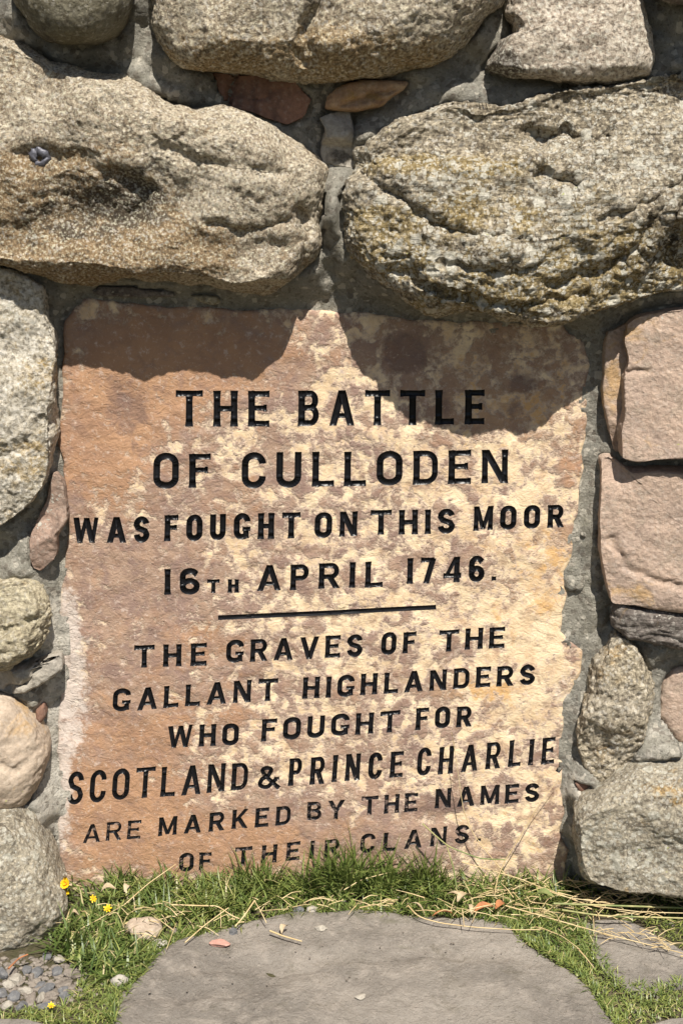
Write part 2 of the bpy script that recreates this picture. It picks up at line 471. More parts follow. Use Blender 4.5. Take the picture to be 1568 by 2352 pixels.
st('boulder', M_granite, [(-230, 60), (-60, 70), (0, 92), (60, 112), (120, 140), (200, 165), (285, 178), (345, 212), (425, 243), (520, 252), (585, 277), (655, 322), (702, 356), (736, 392), (744, 440), (744, 505), (742, 560), (716, 602), (682, 630), (640, 655), (590, 671), (540, 666), (480, 656), (400, 648), (300, 642), (200, 634), (100, 626), (0, 618), (-160, 600), (-260, 500), (-300, 250)],
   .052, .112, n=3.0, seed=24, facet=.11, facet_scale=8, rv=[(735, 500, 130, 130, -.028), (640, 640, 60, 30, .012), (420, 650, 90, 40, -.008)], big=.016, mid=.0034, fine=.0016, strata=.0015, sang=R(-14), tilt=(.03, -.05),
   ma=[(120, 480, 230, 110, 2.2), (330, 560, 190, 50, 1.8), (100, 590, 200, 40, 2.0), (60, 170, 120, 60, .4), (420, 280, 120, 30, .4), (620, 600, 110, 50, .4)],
   mb=[(230, 450, 210, 60, .8), (330, 420, 60, 90, .6), (180, 530, 200, 40, .5)], mc=[(70, 535, 46, 22, 1.3), (400, 620, 60, 26, .8)],  # mb darkens the hollow: shade painted on top of the dent
   feats=[('dent', 250, 470, 260, 75, -12, .034), ('dent', 640, 560, 60, 30, 20, .010), ('dent', 560, 400, 190, 90, 15, -.014), ('dent', 460, 470, 60, 60, 0, -.006), ('dent', 705, 500, 22, 40, 0, .012), ('crack', [(60, 350), (200, 360), (300, 400), (345, 430), (330, 490)], .014, .010),
          ('crack', [(380, 330), (470, 370), (560, 380), (660, 400)], .010, .007), ('crack', [(690, 480), (700, 540), (690, 620)], .009, .016), ('crack', [(480, 500), (560, 520), (660, 500)], .009, .008)], back=.14,
   label='long tawny boulder at the left with a lead plug set in it')
gneiss = st('boulder', M_gneiss, [(776, 470), (786, 430), (815, 404), (838, 380), (818, 345), (868, 312), (960, 262), (1022, 240), (1100, 250), (1184, 241), (1284, 209), (1384, 202), (1500, 182), (1640, 170), (1780, 230), (1840, 420), (1780, 600), (1600, 655), (1484, 680), (1369, 710), (1299, 730), (1244, 742), (1209, 746), (1154, 735), (1104, 722), (1034, 711), (974, 704), (924, 675), (876, 630), (824, 590), (790, 556), (775, 520)],
   .075, .122, n=3.1, seed=25, facet=.20, facet_scale=12, rv=[(780, 520, 110, 110, -.045), (1560, 640, 200, 130, -.040), (840, 380, 90, 90, -.02)], big=.016, mid=.0054, fine=.0022, strata=.0038, sang=R(-8), tilt=(.02, -.10),
   ma=[(870, 500, 70, 25, 1.7), (900, 575, 80, 30, 1.8), (1100, 480, 180, 50, 1.0), (1350, 640, 240, 70, 1.3), (1000, 380, 200, 22, 1.4), (1450, 560, 140, 60, 1.1), (1150, 660, 240, 50, 1.0)],
   mb=[(1290, 300, 130, 26, .6), (1500, 560, 110, 70, .8), (1200, 700, 260, 26, .6), (960, 640, 80, 30, .5)],  # thin upper mb patch paints the shade under the overhang
   mc=[(1010, 430, 50, 45, 1.2), (1300, 450, 70, 60, 1.4), (1200, 580, 200, 60, .9), (1390, 260, 50, 30, .7), (900, 600, 50, 30, .6)],
   feats=[('step', [(800, 395), (900, 375), (1000, 372), (1120, 362), (1200, 355), (1330, 335), (1440, 290), (1600, 230), (1850, 150)], .040, .004),
          ('crack', [(1205, 300), (1240, 318), (1290, 305), (1330, 335), (1390, 320)], .008, .024),
          ('crack', [(840, 405), (910, 450), (990, 500), (1090, 530), (1190, 545)], .007, .014),
          ('crack', [(1230, 395), (1300, 420)], .009, .018), ('crack', [(1260, 640), (1360, 610), (1440, 560), (1490, 480)], .010, .018),
          ('crack', [(900, 610), (1010, 660), (1160, 690), (1330, 660)], .006, .013), ('crack', [(1520, 600), (1530, 480), (1568, 430)], .008, .012),
          ('crack', [(1000, 590), (1130, 610), (1240, 590)], .005, .009), ('crack', [(1350, 500), (1460, 460), (1560, 400)], .005, .008)], back=.16, rnd=1,
   label='wide banded gneiss boulder at the right, blotched with grey lichen and ochre')
st('boulder', M_left, [(-100, 625), (0, 622), (60, 640), (95, 664), (107, 700), (117, 735), (131, 780), (131, 870), (126, 950), (131, 1005), (125, 1062), (108, 1112), (70, 1152), (30, 1190), (0, 1206), (-110, 1220), (-230, 1100), (-250, 800)],
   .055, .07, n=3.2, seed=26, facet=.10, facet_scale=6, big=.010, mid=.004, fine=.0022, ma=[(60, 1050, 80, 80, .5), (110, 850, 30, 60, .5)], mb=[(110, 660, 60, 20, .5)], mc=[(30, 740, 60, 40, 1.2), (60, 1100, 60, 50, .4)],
   feats=[('dent', 40, 800, 60, 40, 20, .008), ('crack', [(0, 1040), (60, 1020), (110, 960)], .012, .006)], back=.14,
   label='pale yellowish lichened boulder left of the slab')
st('stone', M_dull, [(128, 1086), (147, 1108), (150, 1150), (156, 1188), (136, 1225), (136, 1268), (96, 1311), (74, 1296), (67, 1240), (88, 1192), (108, 1150), (118, 1108)],
   .035, .028, n=4, seed=27, big=.003, mid=.003, fine=.001, facet=.35, rnd=1, back=.07, mc=[(120, 1190, 40, 40, .8)],
   label='small brown sandstone wedged left of the slab')
st('boulder', M_cream, [(-110, 1345), (0, 1338), (30, 1330), (70, 1336), (104, 1374), (111, 1428), (96, 1482), (50, 1511), (0, 1528), (-110, 1530), (-170, 1440)],
   .055, .07, n=2.6, seed=28, facet=.2, facet_scale=9, big=.009, mid=.005, fine=.002, strata=.005, sang=R(20), feats=[('crack', [(0, 1440), (50, 1425), (100, 1400)], .008, .010)], back=.13,
   label='cream banded boulder at the left edge, half way up the slab')
st('stone', M_flake, [(-60, 1520), (0, 1526), (37, 1533), (70, 1526), (95, 1520), (140, 1506), (146, 1534), (102, 1567), (64, 1582), (22, 1592), (0, 1584), (-60, 1590)],
   .05, .022, n=4, seed=29, big=.004, mid=.003, fine=.001, facet=.5, rnd=0, back=.09, feats=[('crack', [(90, 1520), (70, 1560), (20, 1580)], .004, .012)],
   label='flat grey flake of stone wedged between the two left boulders')
st('boulder', M_tan, [(-80, 1598), (0, 1592), (44, 1614), (92, 1664), (112, 1718), (108, 1770), (76, 1824), (40, 1845), (0, 1856), (-110, 1850), (-170, 1720)],
   .055, .075, n=2.6, seed=30, big=.008, mid=.003, fine=.001, ma=[(60, 1640, 50, 40, .5)], back=.13, feats=[('crack', [(20, 1720), (60, 1735), (100, 1700)], .01, .006)],
   label='smooth tan boulder at the left edge, second from the ground')
st('stone', M_red, [(86, 1628), (104, 1610), (109, 1638), (97, 1656), (86, 1650)], .03, .016, n=4, seed=31, big=.001, mid=.001, fine=.0005, facet=.4, rnd=0, back=.05,
   label='tiny red chip in the mortar beside the tan boulder')
st('boulder', M_grey, [(-230, 1890), (-60, 1868), (0, 1870), (32, 1876), (62, 1904), (96, 1950), (126, 2000), (144, 2050), (146, 2086), (132, 2134), (96, 2166), (52, 2192), (14, 2218), (-80, 2235), (-280, 2200), (-340, 2050)],
   .13, .10, n=2.5, seed=32, facet=.10, facet_scale=7, big=.012, mid=.004, fine=.0018, ma=[(20, 2150, 60, 40, .7)], mb=[(60, 2200, 90, 26, .4)], mc=[(40, 1960, 70, 70, .7)], back=.24,
   label='rounded grey boulder on the ground at the lower left')
st('stone', M_pink, [(1392, 760), (1440, 740), (1450, 900), (1440, 1035), (1409, 1036), (1392, 985), (1379, 900), (1384, 805)], .024, .022, n=5, seed=133, big=.003, mid=.002, fine=.001, facet=.3, rnd=0, back=.07, ma=[(1400, 880, 30, 90, .9)],
   label='brownish set-back sliver of sandstone against the left side of the upper pink stone')
st('boulder', M_pink, [(1436, 742), (1452, 728), (1484, 716), (1568, 703), (1700, 700), (1790, 860), (1700, 1050), (1600, 1040), (1550, 1038), (1504, 1041), (1454, 1048), (1420, 1042), (1418, 985), (1430, 940), (1428, 868), (1438, 820), (1428, 780)],
   .045, .07, n=7, seed=33, big=.004, mid=.0014, fine=.001, facet=.10, facet_scale=7, rnd=0, feats=[('crack', [(1430, 850), (1480, 845)], .005, .006)],
   ma=[(1450, 780, 50, 60, .7)], mb=[(1395, 900, 20, 120, .4)], mc=[(1520, 715, 70, 16, 1.2), (1530, 1000, 60, 25, .8)], back=.08,  # mb tints the left side face darker, as painted shade
   label='pink squared stone right of the slab, upper of the two')
st('boulder', M_pink, [(1380, 1052), (1400, 1046), (1440, 1078), (1500, 1074), (1568, 1072), (1700, 1080), (1790, 1250), (1700, 1400), (1568, 1393), (1494, 1383), (1434, 1378), (1395, 1374), (1384, 1330), (1372, 1250), (1371, 1160)],
   .036, .066, n=4.5, seed=34, big=.005, mid=.0015, fine=.001, facet=.12, facet_scale=7, rnd=0, feats=[('cap', 1420, 1330, .045, 0.1, .35), ('crack', [(1400, 1230), (1430, 1290), (1500, 1320), (1568, 1330)], .008, .006), ('dent', 1400, 1060, 30, 50, -30, .02)],
   ma=[(1450, 1340, 90, 40, .45), (1390, 1230, 20, 60, .4)], back=.09,
   label='pink rounded block right of the slab, lower of the two')
st('stone', M_slate, [(1404, 1405), (1412, 1380), (1450, 1388), (1510, 1396), (1600, 1404), (1680, 1440), (1600, 1480), (1524, 1472), (1470, 1461), (1432, 1451), (1408, 1434)],
   .035, .035, n=4, seed=35, big=.004, mid=.003, fine=.001, strata=.006, sang=R(-10), rnd=1, back=.08, mc=[(1520, 1400, 80, 10, .9)],
   label='thin dark slate course under the pink blocks')
st('boulder', M_mica, [(1409, 1441), (1439, 1452), (1469, 1496), (1484, 1551), (1493, 1595), (1484, 1651), (1459, 1703), (1430, 1752), (1412, 1782), (1376, 1785), (1342, 1752), (1327, 1710), (1325, 1672), (1334, 1624), (1354, 1564), (1378, 1498), (1390, 1464)],
   .03, .07, n=2.2, seed=36, facet=.25, facet_scale=9, big=.012, mid=.006, fine=.0024, mb=[(1420, 1520, 60, 60, .4)], mc=[(1415, 1690, 45, 55, 1.6)], ma=[(1400, 1510, 30, 50, .6)], feats=[('dent', 1400, 1590, 60, 40, 10, .012)], back=.10,
   label='upright glittering brown boulder low on the right of the slab')
st('stone', M_pink, [(1512, 1640), (1516, 1575), (1538, 1536), (1600, 1520), (1690, 1560), (1690, 1680), (1600, 1712), (1548, 1694)],
   .012, .022, n=4, seed=37, big=.004, mid=.0025, fine=.001, rnd=1, back=.05, mc=[(1540, 1640, 40, 60, .4)],
   label='pale pink stone flush with the mortar at the right edge')
st('boulder', M_grey, [(1310, 1925), (1314, 1865), (1344, 1834), (1384, 1812), (1430, 1786), (1468, 1768), (1520, 1755), (1600, 1742), (1720, 1770), (1840, 1880), (1780, 2040), (1640, 2052), (1568, 2040), (1484, 2031), (1409, 2023), (1346, 2006), (1320, 1976)],
   .09, .10, n=2.5, seed=38, facet=.10, facet_scale=7, big=.012, mid=.004, fine=.0018, ma=[(1560, 1780, 90, 30, .7), (1440, 2010, 90, 20, .4)], mc=[(1500, 1900, 90, 70, 1.0), (1380, 1880, 40, 40, .5)], back=.18,
   label='rounded grey lichened boulder on the ground at the lower right')
st('stone', M_red, [(1318, 1794), (1336, 1788), (1357, 1799), (1350, 1813), (1326, 1812)], .03, .014, n=4, seed=39, big=.001, mid=.001, fine=.0005, facet=.4, rnd=0, back=.04,
   label='small red chip in the mortar above the lower right boulder')
st('stone', M_red, [(489, 167), (540, 174), (590, 173), (630, 186), (675, 183), (692, 205), (713, 230), (700, 266), (660, 287), (615, 271), (580, 256), (532, 246), (520, 232), (505, 215), (497, 190)],
   .034, .030, n=6, seed=40, big=.003, mid=.0025, fine=.0008, facet=.30, rnd=0, back=.07, feats=[('crack', [(540, 176), (532, 210), (520, 245)], .004, .012), ('crack', [(532, 215), (590, 225), (650, 205)], .003, .005)],
   label='angular red sandstone shard under the top boulder')
st('stone', M_orange, [(748, 248), (758, 218), (800, 192), (890, 184), (936, 188), (926, 205), (896, 226), (878, 244), (820, 256), (780, 254)],
   .045, .028, n=4, seed=41, big=.002, mid=.002, fine=.0007, rnd=1, back=.08, ma=[(840, 225, 60, 20, .8)], feats=[('crack', [(790, 240), (850, 222), (895, 205)], .0035, .010)],
   label='orange brown flake with a split, under the top boulder')
st('stone', M_flake, [(734, 272), (775, 256), (803, 250), (810, 300), (809, 350), (812, 386), (786, 380), (741, 372), (738, 332), (750, 300)],
   .04, .030, n=4, seed=42, big=.003, mid=.003, fine=.001, facet=.5, rnd=0, back=.08, mb=[(780, 360, 30, 20, 1.0)],
   label='small grey upright stone between the two big boulders')
st('stone', M_slate, [(210, 668), (230, 655), (300, 656), (395, 668), (400, 680), (330, 686), (230, 680)], .016, .012, n=4, seed=43, big=.002, mid=.002, fine=.0006, rnd=0, back=.04,
   label='thin dark flake in the joint above the slab')
st('stone', M_cream, [(438, 678), (470, 676), (500, 680), (508, 697), (490, 702), (455, 690)], .016, .012, n=4, seed=44, big=.001, mid=.001, fine=.0005, rnd=0, back=.04, facet=.3,
   label='small cream chip in the joint above the slab')
st('boulder', M_slate, [(1500, -20), (1560, 6), (1640, 10), (1760, -30), (1800, -160), (1650, -230), (1490, -160)], .09, .09, n=2.6, seed=45, big=.008, mid=.003, fine=.001, back=.17,
   label='dark boulder at the top right corner, mostly out of view')

# lead plug with a broken bolt hole, leaded into the long left boulder
t = NT('grey_lead')
t.done(t.mix(t.noise(120, 4), (.07, .07, .085), (.17, .17, .20)), .5, t.bump(t.noise(160, 4), .002, .8), .5)
t.b.inputs['Metallic'].default_value = .35
M_lead = t.m
left_boulder = [o for o in cairn.children if 'lead plug' in o.get('label', '')][0]
S.view_layers[0].update()
dg = bpy.context.evaluated_depsgraph_get()
def cast(px, py):
    d = Vector(ray(px, py)).normalized()
    hit, loc, nor, _, ob, _ = S.ray_cast(dg, Vector(CAM), d)
    return loc, nor, ob
def plug():
    p, nrm, _ = cast(93, 358)
    p = np.array(p)
    V, F, at = [], [], None
    prof = [(.018, .012), (.0185, -.004), (.0165, -.0075), (.012, -.009), (.0055, -.0085), (.0045, -.002), (.0045, .008)]
    nseg = 22
    rs = random.Random(4)
    wob = [1 + rs.uniform(-.24, .16) for _ in range(nseg)]
    for (r, y) in prof:
        for k in range(nseg):
            a = 2 * math.pi * k / nseg
            rr = r * (wob[k] if r > .012 else 1 + .5 * (wob[k] - 1))
            dz = -.004 if r < .012 else 0
            V.append((rr * math.cos(a), y + (.003 if (k % 7 == 0) else 0), rr * .85 * math.sin(a) + dz))
    for i in range(len(prof) - 1):
        for k in range(nseg):
            F.append((i * nseg + k, i * nseg + (k + 1) % nseg, (i + 1) * nseg + (k + 1) % nseg, (i + 1) * nseg + k))
    c = len(V); V.append((0, .008, -.004))
    tri = [((len(prof) - 1) * nseg + k, (len(prof) - 1) * nseg + (k + 1) % nseg, c) for k in range(nseg)]
    me = mesh_np('metal_plug', np.array(V), [np.array(F), np.array(tri)])
    o = link('metal_plug', me, M_lead, left_boulder, p - np.array(left_boulder.location))
    o['label'] = 'grey lead plug with a bolt hole'
plug()
# ------------------------------------------------------------------ inscribed slab: letters are cut into it
SLAB_Y = .012
SLAB = [(150, 742), (172, 712), (200, 686), (235, 690), (350, 704), (480, 712), (600, 716), (684, 715), (784, 720), (824, 723), (904, 732), (1010, 738), (1104, 742), (1200, 745), (1289, 748),
        (1306, 768), (1338, 783), (1348, 828), (1345, 900), (1342, 960), (1344, 1010), (1334, 1040), (1336, 1080), (1326, 1128), (1328, 1176), (1314, 1201), (1310, 1276), (1290, 1318), (1299, 1351), (1292, 1400), (1284, 1450),
        (1309, 1476), (1334, 1496), (1326, 1556), (1306, 1592), (1296, 1640), (1289, 1700), (1291, 1760), (1284, 1814), (1296, 1860), (1281, 1910), (1302, 1950), (1297, 2010), (1300, 2075),
        (900, 2085), (500, 2085), (134, 2075), (137, 1996), (144, 1954), (136, 1889), (150, 1850), (140, 1780), (136, 1700), (142, 1600), (146, 1500), (140, 1400), (142, 1320), (160, 1255), (158, 1185), (148, 1120), (146, 1060), (135, 1012), (141, 930), (146, 840)]
def band(pts, s, closed=False):
    """polyline -> quads of width s with mitred joints"""
    P = np.array(pts, float); n = len(P)
    q = []
    L, Rr = [], []
    for i in range(n):
        if closed:
            a, b = P[i - 1], P[(i + 1) % n]
            d0 = P[i] - a; d1 = b - P[i]
        else:
            d0 = P[i] - P[i - 1] if i > 0 else P[1] - P[0]
            d1 = P[i + 1] - P[i] if i < n - 1 else P[-1] - P[-2]
        d0 = d0 / np.hypot(*d0); d1 = d1 / np.hypot(*d1)
        n0 = np.array([-d0[1], d0[0]]); n1 = np.array([-d1[1], d1[0]])
        m = n0 + n1; m = m / (m @ m) * 2
        if np.hypot(*m) > 1.6: m = m / np.hypot(*m) * 1.6
        L.append(P[i] + m * s / 2); Rr.append(P[i] - m * s / 2)
    for i in range(n if closed else n - 1):
        j = (i + 1) % n
        q.append([L[i], L[j], Rr[j], Rr[i]])
    return q, list(zip(P, np.roll(P, -1, 0)))[:n if closed else n - 1]
def diag(x0, y0, x1, y1, s):
    h = s / 2 * math.hypot(x1 - x0, y1 - y0) / abs(y1 - y0)
    return [[np.array((x0 - h, y0)), np.array((x0 + h, y0)), np.array((x1 + h, y1)), np.array((x1 - h, y1))]], [(np.array((x0, y0), float), np.array((x1, y1), float))]
def arc(cx, cy, rx, ry, a0, a1, n=10):
    return [(cx + rx * math.cos(math.radians(a0 + (a1 - a0) * k / n)), cy + ry * math.sin(math.radians(a0 + (a1 - a0) * k / n))) for k in range(n + 1)]
WID = dict(T=.74, H=.66, E=.58, B=.62, A=.74, L=.56, O=.66, F=.56, C=.62, U=.64, D=.64, N=.68, W=1.0, S=.60, G=.68, I=.20, M=.80, R=.66, P=.60, V=.72, K=.68, Y=.72)
WID.update({'1': .24, '6': .62, '7': .58, '4': .70, '.': .18, ',': .2, '&': .82, ' ': .55})
def glyph(ch, w, s):
    """strokes of a letter of height 1, width w, stroke s -> (quads, centre segments)"""
    Q, Cn = [], []
    e = s / 2; t = s * .86
    def b(pts, wd=None, closed=False):
        if len(pts) == 2 and not closed:         # chisel-cut stroke: a little waisted, wider at its ends
            (ax, ay), (bx, by) = pts; W_ = wd or s
            ln = math.hypot(bx - ax, by - ay); nx, ny = -(by - ay) / ln, (bx - ax) / ln
            L_, R_ = [], []
            for f, g_ in ((0, 1.16), (.22, .97), (.78, .95), (1, 1.12)):
                x, y = ax + (bx - ax) * f, ay + (by - ay) * f
                L_.append(np.array((x + nx * W_ * g_ / 2, y + ny * W_ * g_ / 2))); R_.append(np.array((x - nx * W_ * g_ / 2, y - ny * W_ * g_ / 2)))
            Q.extend([[L_[i], L_[i + 1], R_[i + 1], R_[i]] for i in range(3)])
            Cn.append((np.array((ax, ay)), np.array((bx, by)), W_ * 1.16 / 2))
            return
        q, c = band(pts, wd or s, closed); Q.extend(q); Cn.extend((a, bb, (wd or s) / 2) for a, bb in c)
    def d(*a, wd=None):
        q, c = diag(*a, wd or s); Q.extend(q); Cn.extend((x, y, (wd or s) / 2) for x, y in c)
    te = t / 2
    if ch == 'T': b([(0, 1 - te), (w, 1 - te)], t); b([(w / 2, 0), (w / 2, 1 - te)])
    elif ch == 'H': b([(e, 0), (e, 1)]); b([(w - e, 0), (w - e, 1)]); b([(e, .5), (w - e, .5)], t)
    elif ch in 'EF':
        b([(e, 0), (e, 1)]); b([(e, 1 - te), (w, 1 - te)], t); b([(e, .52), (w * .82, .52)], t * .9); b([(w * .80, .42), (w * .80, .62)], t * .55)
        if ch == 'E': b([(e, te), (w, te)], t)
    elif ch == 'L': b([(e, 0), (e, 1)]); b([(e, te), (w, te)], t)
    elif ch in 'I1':
        b([(w / 2, 0), (w / 2, 1)])
    elif ch == 'A': d(e, 0, w / 2, 1); d(w - e, 0, w / 2, 1); b([(w * .22, .28), (w * .78, .28)], t * .85)
    elif ch == 'V': d(w / 2, 0, e, 1); d(w / 2, 0, w - e, 1)
    elif ch == 'W': d(w * .27, 0, e, 1, wd=s * .95); d(w * .27, 0, w * .5, .98, wd=s * .7); d(w * .73, 0, w * .5, .98, wd=s * .95); d(w * .73, 0, w - e, 1, wd=s * .7)
    elif ch == 'M': b([(e, 0), (e, 1)], s * .9); b([(w - e, 0), (w - e, 1)], s * .9); d(w / 2, .06, e * 1.2, 1, wd=s * .8); d(w / 2, .06, w - e * 1.2, 1, wd=s * .8)
    elif ch == 'N': b([(e, 0), (e, 1)], s * .9); b([(w - e, 0), (w - e, 1)], s * .9); d(w - e * 1.1, 0, e * 1.1, 1)
    elif ch == 'Y': d(w / 2, .42, e, 1); d(w / 2, .42, w - e, 1); b([(w / 2, 0), (w / 2, .46)])
    elif ch == 'K': b([(e, 0), (e, 1)]); d(w * .20, .36, w - e, 1, wd=s * .8); d(w - e, 0, w * .40, .56)
    elif ch == '7': b([(0, 1 - te), (w - te * .6, 1 - te)], t); d(w * .38, 0, w - e * .9, 1 - te * .4)
    elif ch == '4': b([(w * .74, 0), (w * .74, 1)]); b([(0, .27), (w, .27)], t); d(te * 1.3, .27, w * .70, 1, wd=t * .8)
    elif ch == '.': b([(0, .085), (w, .085)], .17)
    elif ch == ',': b([(w * .62, .20), (w * .58, .02), (w * .1, -.16)], .17)
    elif ch == 'O':
        r = .30
        b(arc(w / 2, 1 - r, w / 2 - e, r - te, 0, 180, 10) + arc(w / 2, r, w / 2 - e, r - te, 180, 360, 10), None, True)
    elif ch == 'U': b([(e, 1)] + arc(w / 2, .30, w / 2 - e, .30 - te, 180, 360, 10) + [(w - e, 1)])
    elif ch == 'D':
        r = .34
        b([(e, 0), (e, 1)]); b([(e, 1 - te), (w * .5, 1 - te)] + arc(w * .5, 1 - r, w * .5 - e, r - te, 80, 0, 7) + arc(w * .5, r, w * .5 - e, r - te, 0, -80, 7) + [(w * .5, te), (e, te)], t)
    elif ch in 'PRB':
        b([(e, 0), (e, 1)])
        top = 1 - te; midy = .47 if ch != 'B' else .52; ry = (top - midy) / 2
        b([(e, top), (w * .58, top)] + arc(w * .58, midy + ry, w * .40 - e, ry, 80, -80, 9) + [(w * .58, midy), (e, midy)], t)
        if ch == 'R': d(w - e, 0, w * .52, midy)
        if ch == 'B':
            ry = (midy - te) / 2
            b([(e, midy), (w * .58, midy)] + arc(w * .58, te + ry, w * .44 - e, ry, 80, -80, 9) + [(w * .58, te), (e, te)], t)
    elif ch in 'CG':
        r = .31
        b([(w - e, .68)] + arc(w / 2, 1 - r, w / 2 - e, r - te, 12, 180, 10) + arc(w / 2, r, w / 2 - e, r - te, 180, 345 if ch == 'C' else 318, 10) + ([(w - e, .33)] if ch == 'C' else []))
        if ch == 'G': b([(w - e * 1.5, .04), (w - e * 1.5, .40)]); b([(w * .52, .40), (w, .40)], t * .8)
    elif ch == 'S':
        r = .25
        b([(w - e, .72)] + arc(w / 2, 1 - te - .215, w / 2 - e, .215, 20, 180, 9)[0:] + [(w * .28, .56), (w * .72, .44)] + arc(w / 2, te + .215, w / 2 - e, .215, 0, -160, 9) + [(e, .30)])
    elif ch == '6':
        b([(w - e, .76)] + arc(w / 2, 1 - .30, w / 2 - e, .30 - te, 20, 180, 8) + [(e, .35)])
        b(arc(w / 2, .31, w / 2 - e, .31 - te, 0, 360, 18)[:-1], None, True)
    elif ch == '&':
        b([(w, .02), (w * .30, .62)], t)
        b([(w * .30, .62)] + arc(w * .42, .80, w * .20, .20 - te, 200, -20, 8) + [(w * .50, .58), (w * .20, .42)] + arc(w * .36, .24, w * .36 - e, .24 - te, 150, 340, 9) + [(w * .86, .42)], t)
        b([(w * .76, .44), (w, .44)], t * .7)
    return Q, Cn

# text, left, right, baseline at left, baseline at right, cap height left/right, stroke, depth, worn
LINES = [
 ('THE', 404, 619, 980, 979, 83, 82, 13.5, 1, 0), ('BATTLE', 684, 1111, 979, 974, 82, 79, 13.5, 1, 0),
 ('OF', 352, 484, 1122, 1121, 82, 78, 13, 1, 0), ('CULLODEN', 555, 1166, 1121, 1110, 82, 77, 13, 1, 0),
 ('WAS', 168, 343, 1247, 1246, 58, 60, 11.5, .9, 0), ('FOUGHT', 378, 689, 1244, 1236, 60, 60, 11.5, .9, 0), ('ON', 721, 820, 1235, 1231, 58, 57, 11, .9, 0),
 ('THIS', 850, 1044, 1229, 1225, 57, 56, 11, .9, 0), ('MOOR', 1085, 1293, 1220, 1211, 57, 52, 10.5, .9, 0),
 ('16', 376, 459, 1367, 1366, 60, 61, 11.5, .9, 0), ('TH', 476, 549, 1362, 1361, 31, 31, 8, .7, 0), ('APRIL', 590, 878, 1358, 1347, 59, 59, 11, .9, 0), ('1746.', 934, 1139, 1342, 1334, 59, 59, 11, .9, 0),
 ('THE', 308, 474, 1533, 1529, 51, 52, 10, .8, 0), ('GRAVES', 518, 832, 1523, 1508, 52, 51, 9.5, .8, 0), ('OF', 874, 953, 1504, 1498, 51, 49, 9.5, .8, 0), ('THE', 1006, 1157, 1497, 1488, 50, 49, 9.5, .8, 0),
 ('GALLANT', 259, 636, 1634, 1609, 52, 50, 9.5, .8, 0), ('HIGHLANDERS', 694, 1227, 1606, 1571, 50, 46, 9.5, .8, 0),
 ('WHO', 384, 548, 1719, 1710, 51, 50, 9.5, .8, 0), ('FOUGHT', 600, 917, 1703, 1680, 50, 49, 9.5, .8, 0), ('FOR', 953, 1082, 1677, 1668, 50, 47, 9.5, .8, 0),
 ('SCOTLAND', 154, 568, 1848, 1814, 75, 63, 9.5, .8, 1), ('&', 590, 640, 1813, 1811, 55, 55, 9.5, .8, 0), ('PRINCE', 661, 924, 1806, 1784, 64, 60, 9.5, .8, 1),
 ('CHARLIE', 955, 1271, 1783, 1753, 64, 60, 9, .8, 1), (',', 1278, 1294, 1764, 1763, 60, 60, 10, .8, 0),
 ('ARE', 190, 323, 1937, 1925, 43, 42, 6.5, .6, 2), ('MARKED', 363, 667, 1920, 1894, 43, 44, 8, .6, 1), ('BY', 704, 790, 1885, 1880, 43, 43, 8, .7, 3), ('THE', 829, 958, 1872, 1863, 42, 43, 8, .6, 2), ('NAMES', 997, 1236, 1857, 1841, 46, 42, 8.5, .6, 1),
 ('OF', 411, 485, 2002, 1999, 42, 42, 8, .6, 2), ('THEIR', 537, 778, 1990, 1967, 43, 42, 8, .6, 2), ('CLANS.', 825, 1104, 1960, 1932, 44, 42, 8, .6, 2)]

def slab_w(px, py): return on_wall(px, py, SLAB_Y)[[0, 2]]
def place_letters():
    out = []
    for (txt, x0, x1, b0, b1, h0, h1, sk, dp, worn) in LINES:
        ws = [WID[c] * h0 for c in txt]
        sx = 1.0
        tot = sum(ws)
        gap = (x1 - x0 - tot) / max(len(txt) - 1, 1)
        if len(txt) == 1: sx = (x1 - x0) / tot
        else:
            sx = min(max((x1 - x0 - .29 * h0 * (len(txt) - 1)) / tot, .80), 1.24)
            gap = (x1 - x0 - tot * sx) / (len(txt) - 1)
        if False: gap = (x1 - x0 - tot) / 5
        x = x0; sk *= 1.20
        for c, w in zip(txt, ws):
            w *= sx
            f = (x + w / 2 - x0) / max(x1 - x0, 1)
            h = h0 + (h1 - h0) * f
            sl = (b1 - b0) / max(x1 - x0, 1)
            rs = random.Random(hash((c, round(x))) & 0xffff)
            Q, Cn = glyph(c, w / h, sk / h)
            jx, jy, rot = rs.uniform(-.7, .7), rs.uniform(-.7, .7), sl + rs.uniform(-.012, .012)
            def tr(p, x=x, h=h, sl=sl, jx=jx, jy=jy, rot=rot):
                gx, gy = p[0] * h, p[1] * h
                return slab_w(x + gx + jx + gy * (-sl) * .8 * -1 * -1, b0 + sl * (x - x0) + sl * gx - gy + jy)
            out.append((c, [[tr(p) for p in q] for q in Q], [(tr(a), tr(b), hw * h * .00076) for a, b, hw in Cn], dp, worn))
            x += w + gap
    # the incised rule between the two texts
    q, cn = band([(501, 1418.5), (620, 1413), (760, 1407), (880, 1400), (1001, 1394.5)], 11)
    out.append(('rule', [[slab_w(*p) for p in k] for k in q], [(slab_w(*a), slab_w(*b), 5.5 * .00076) for a, b in cn], .6, 0))
    return out
LETTERS = place_letters()

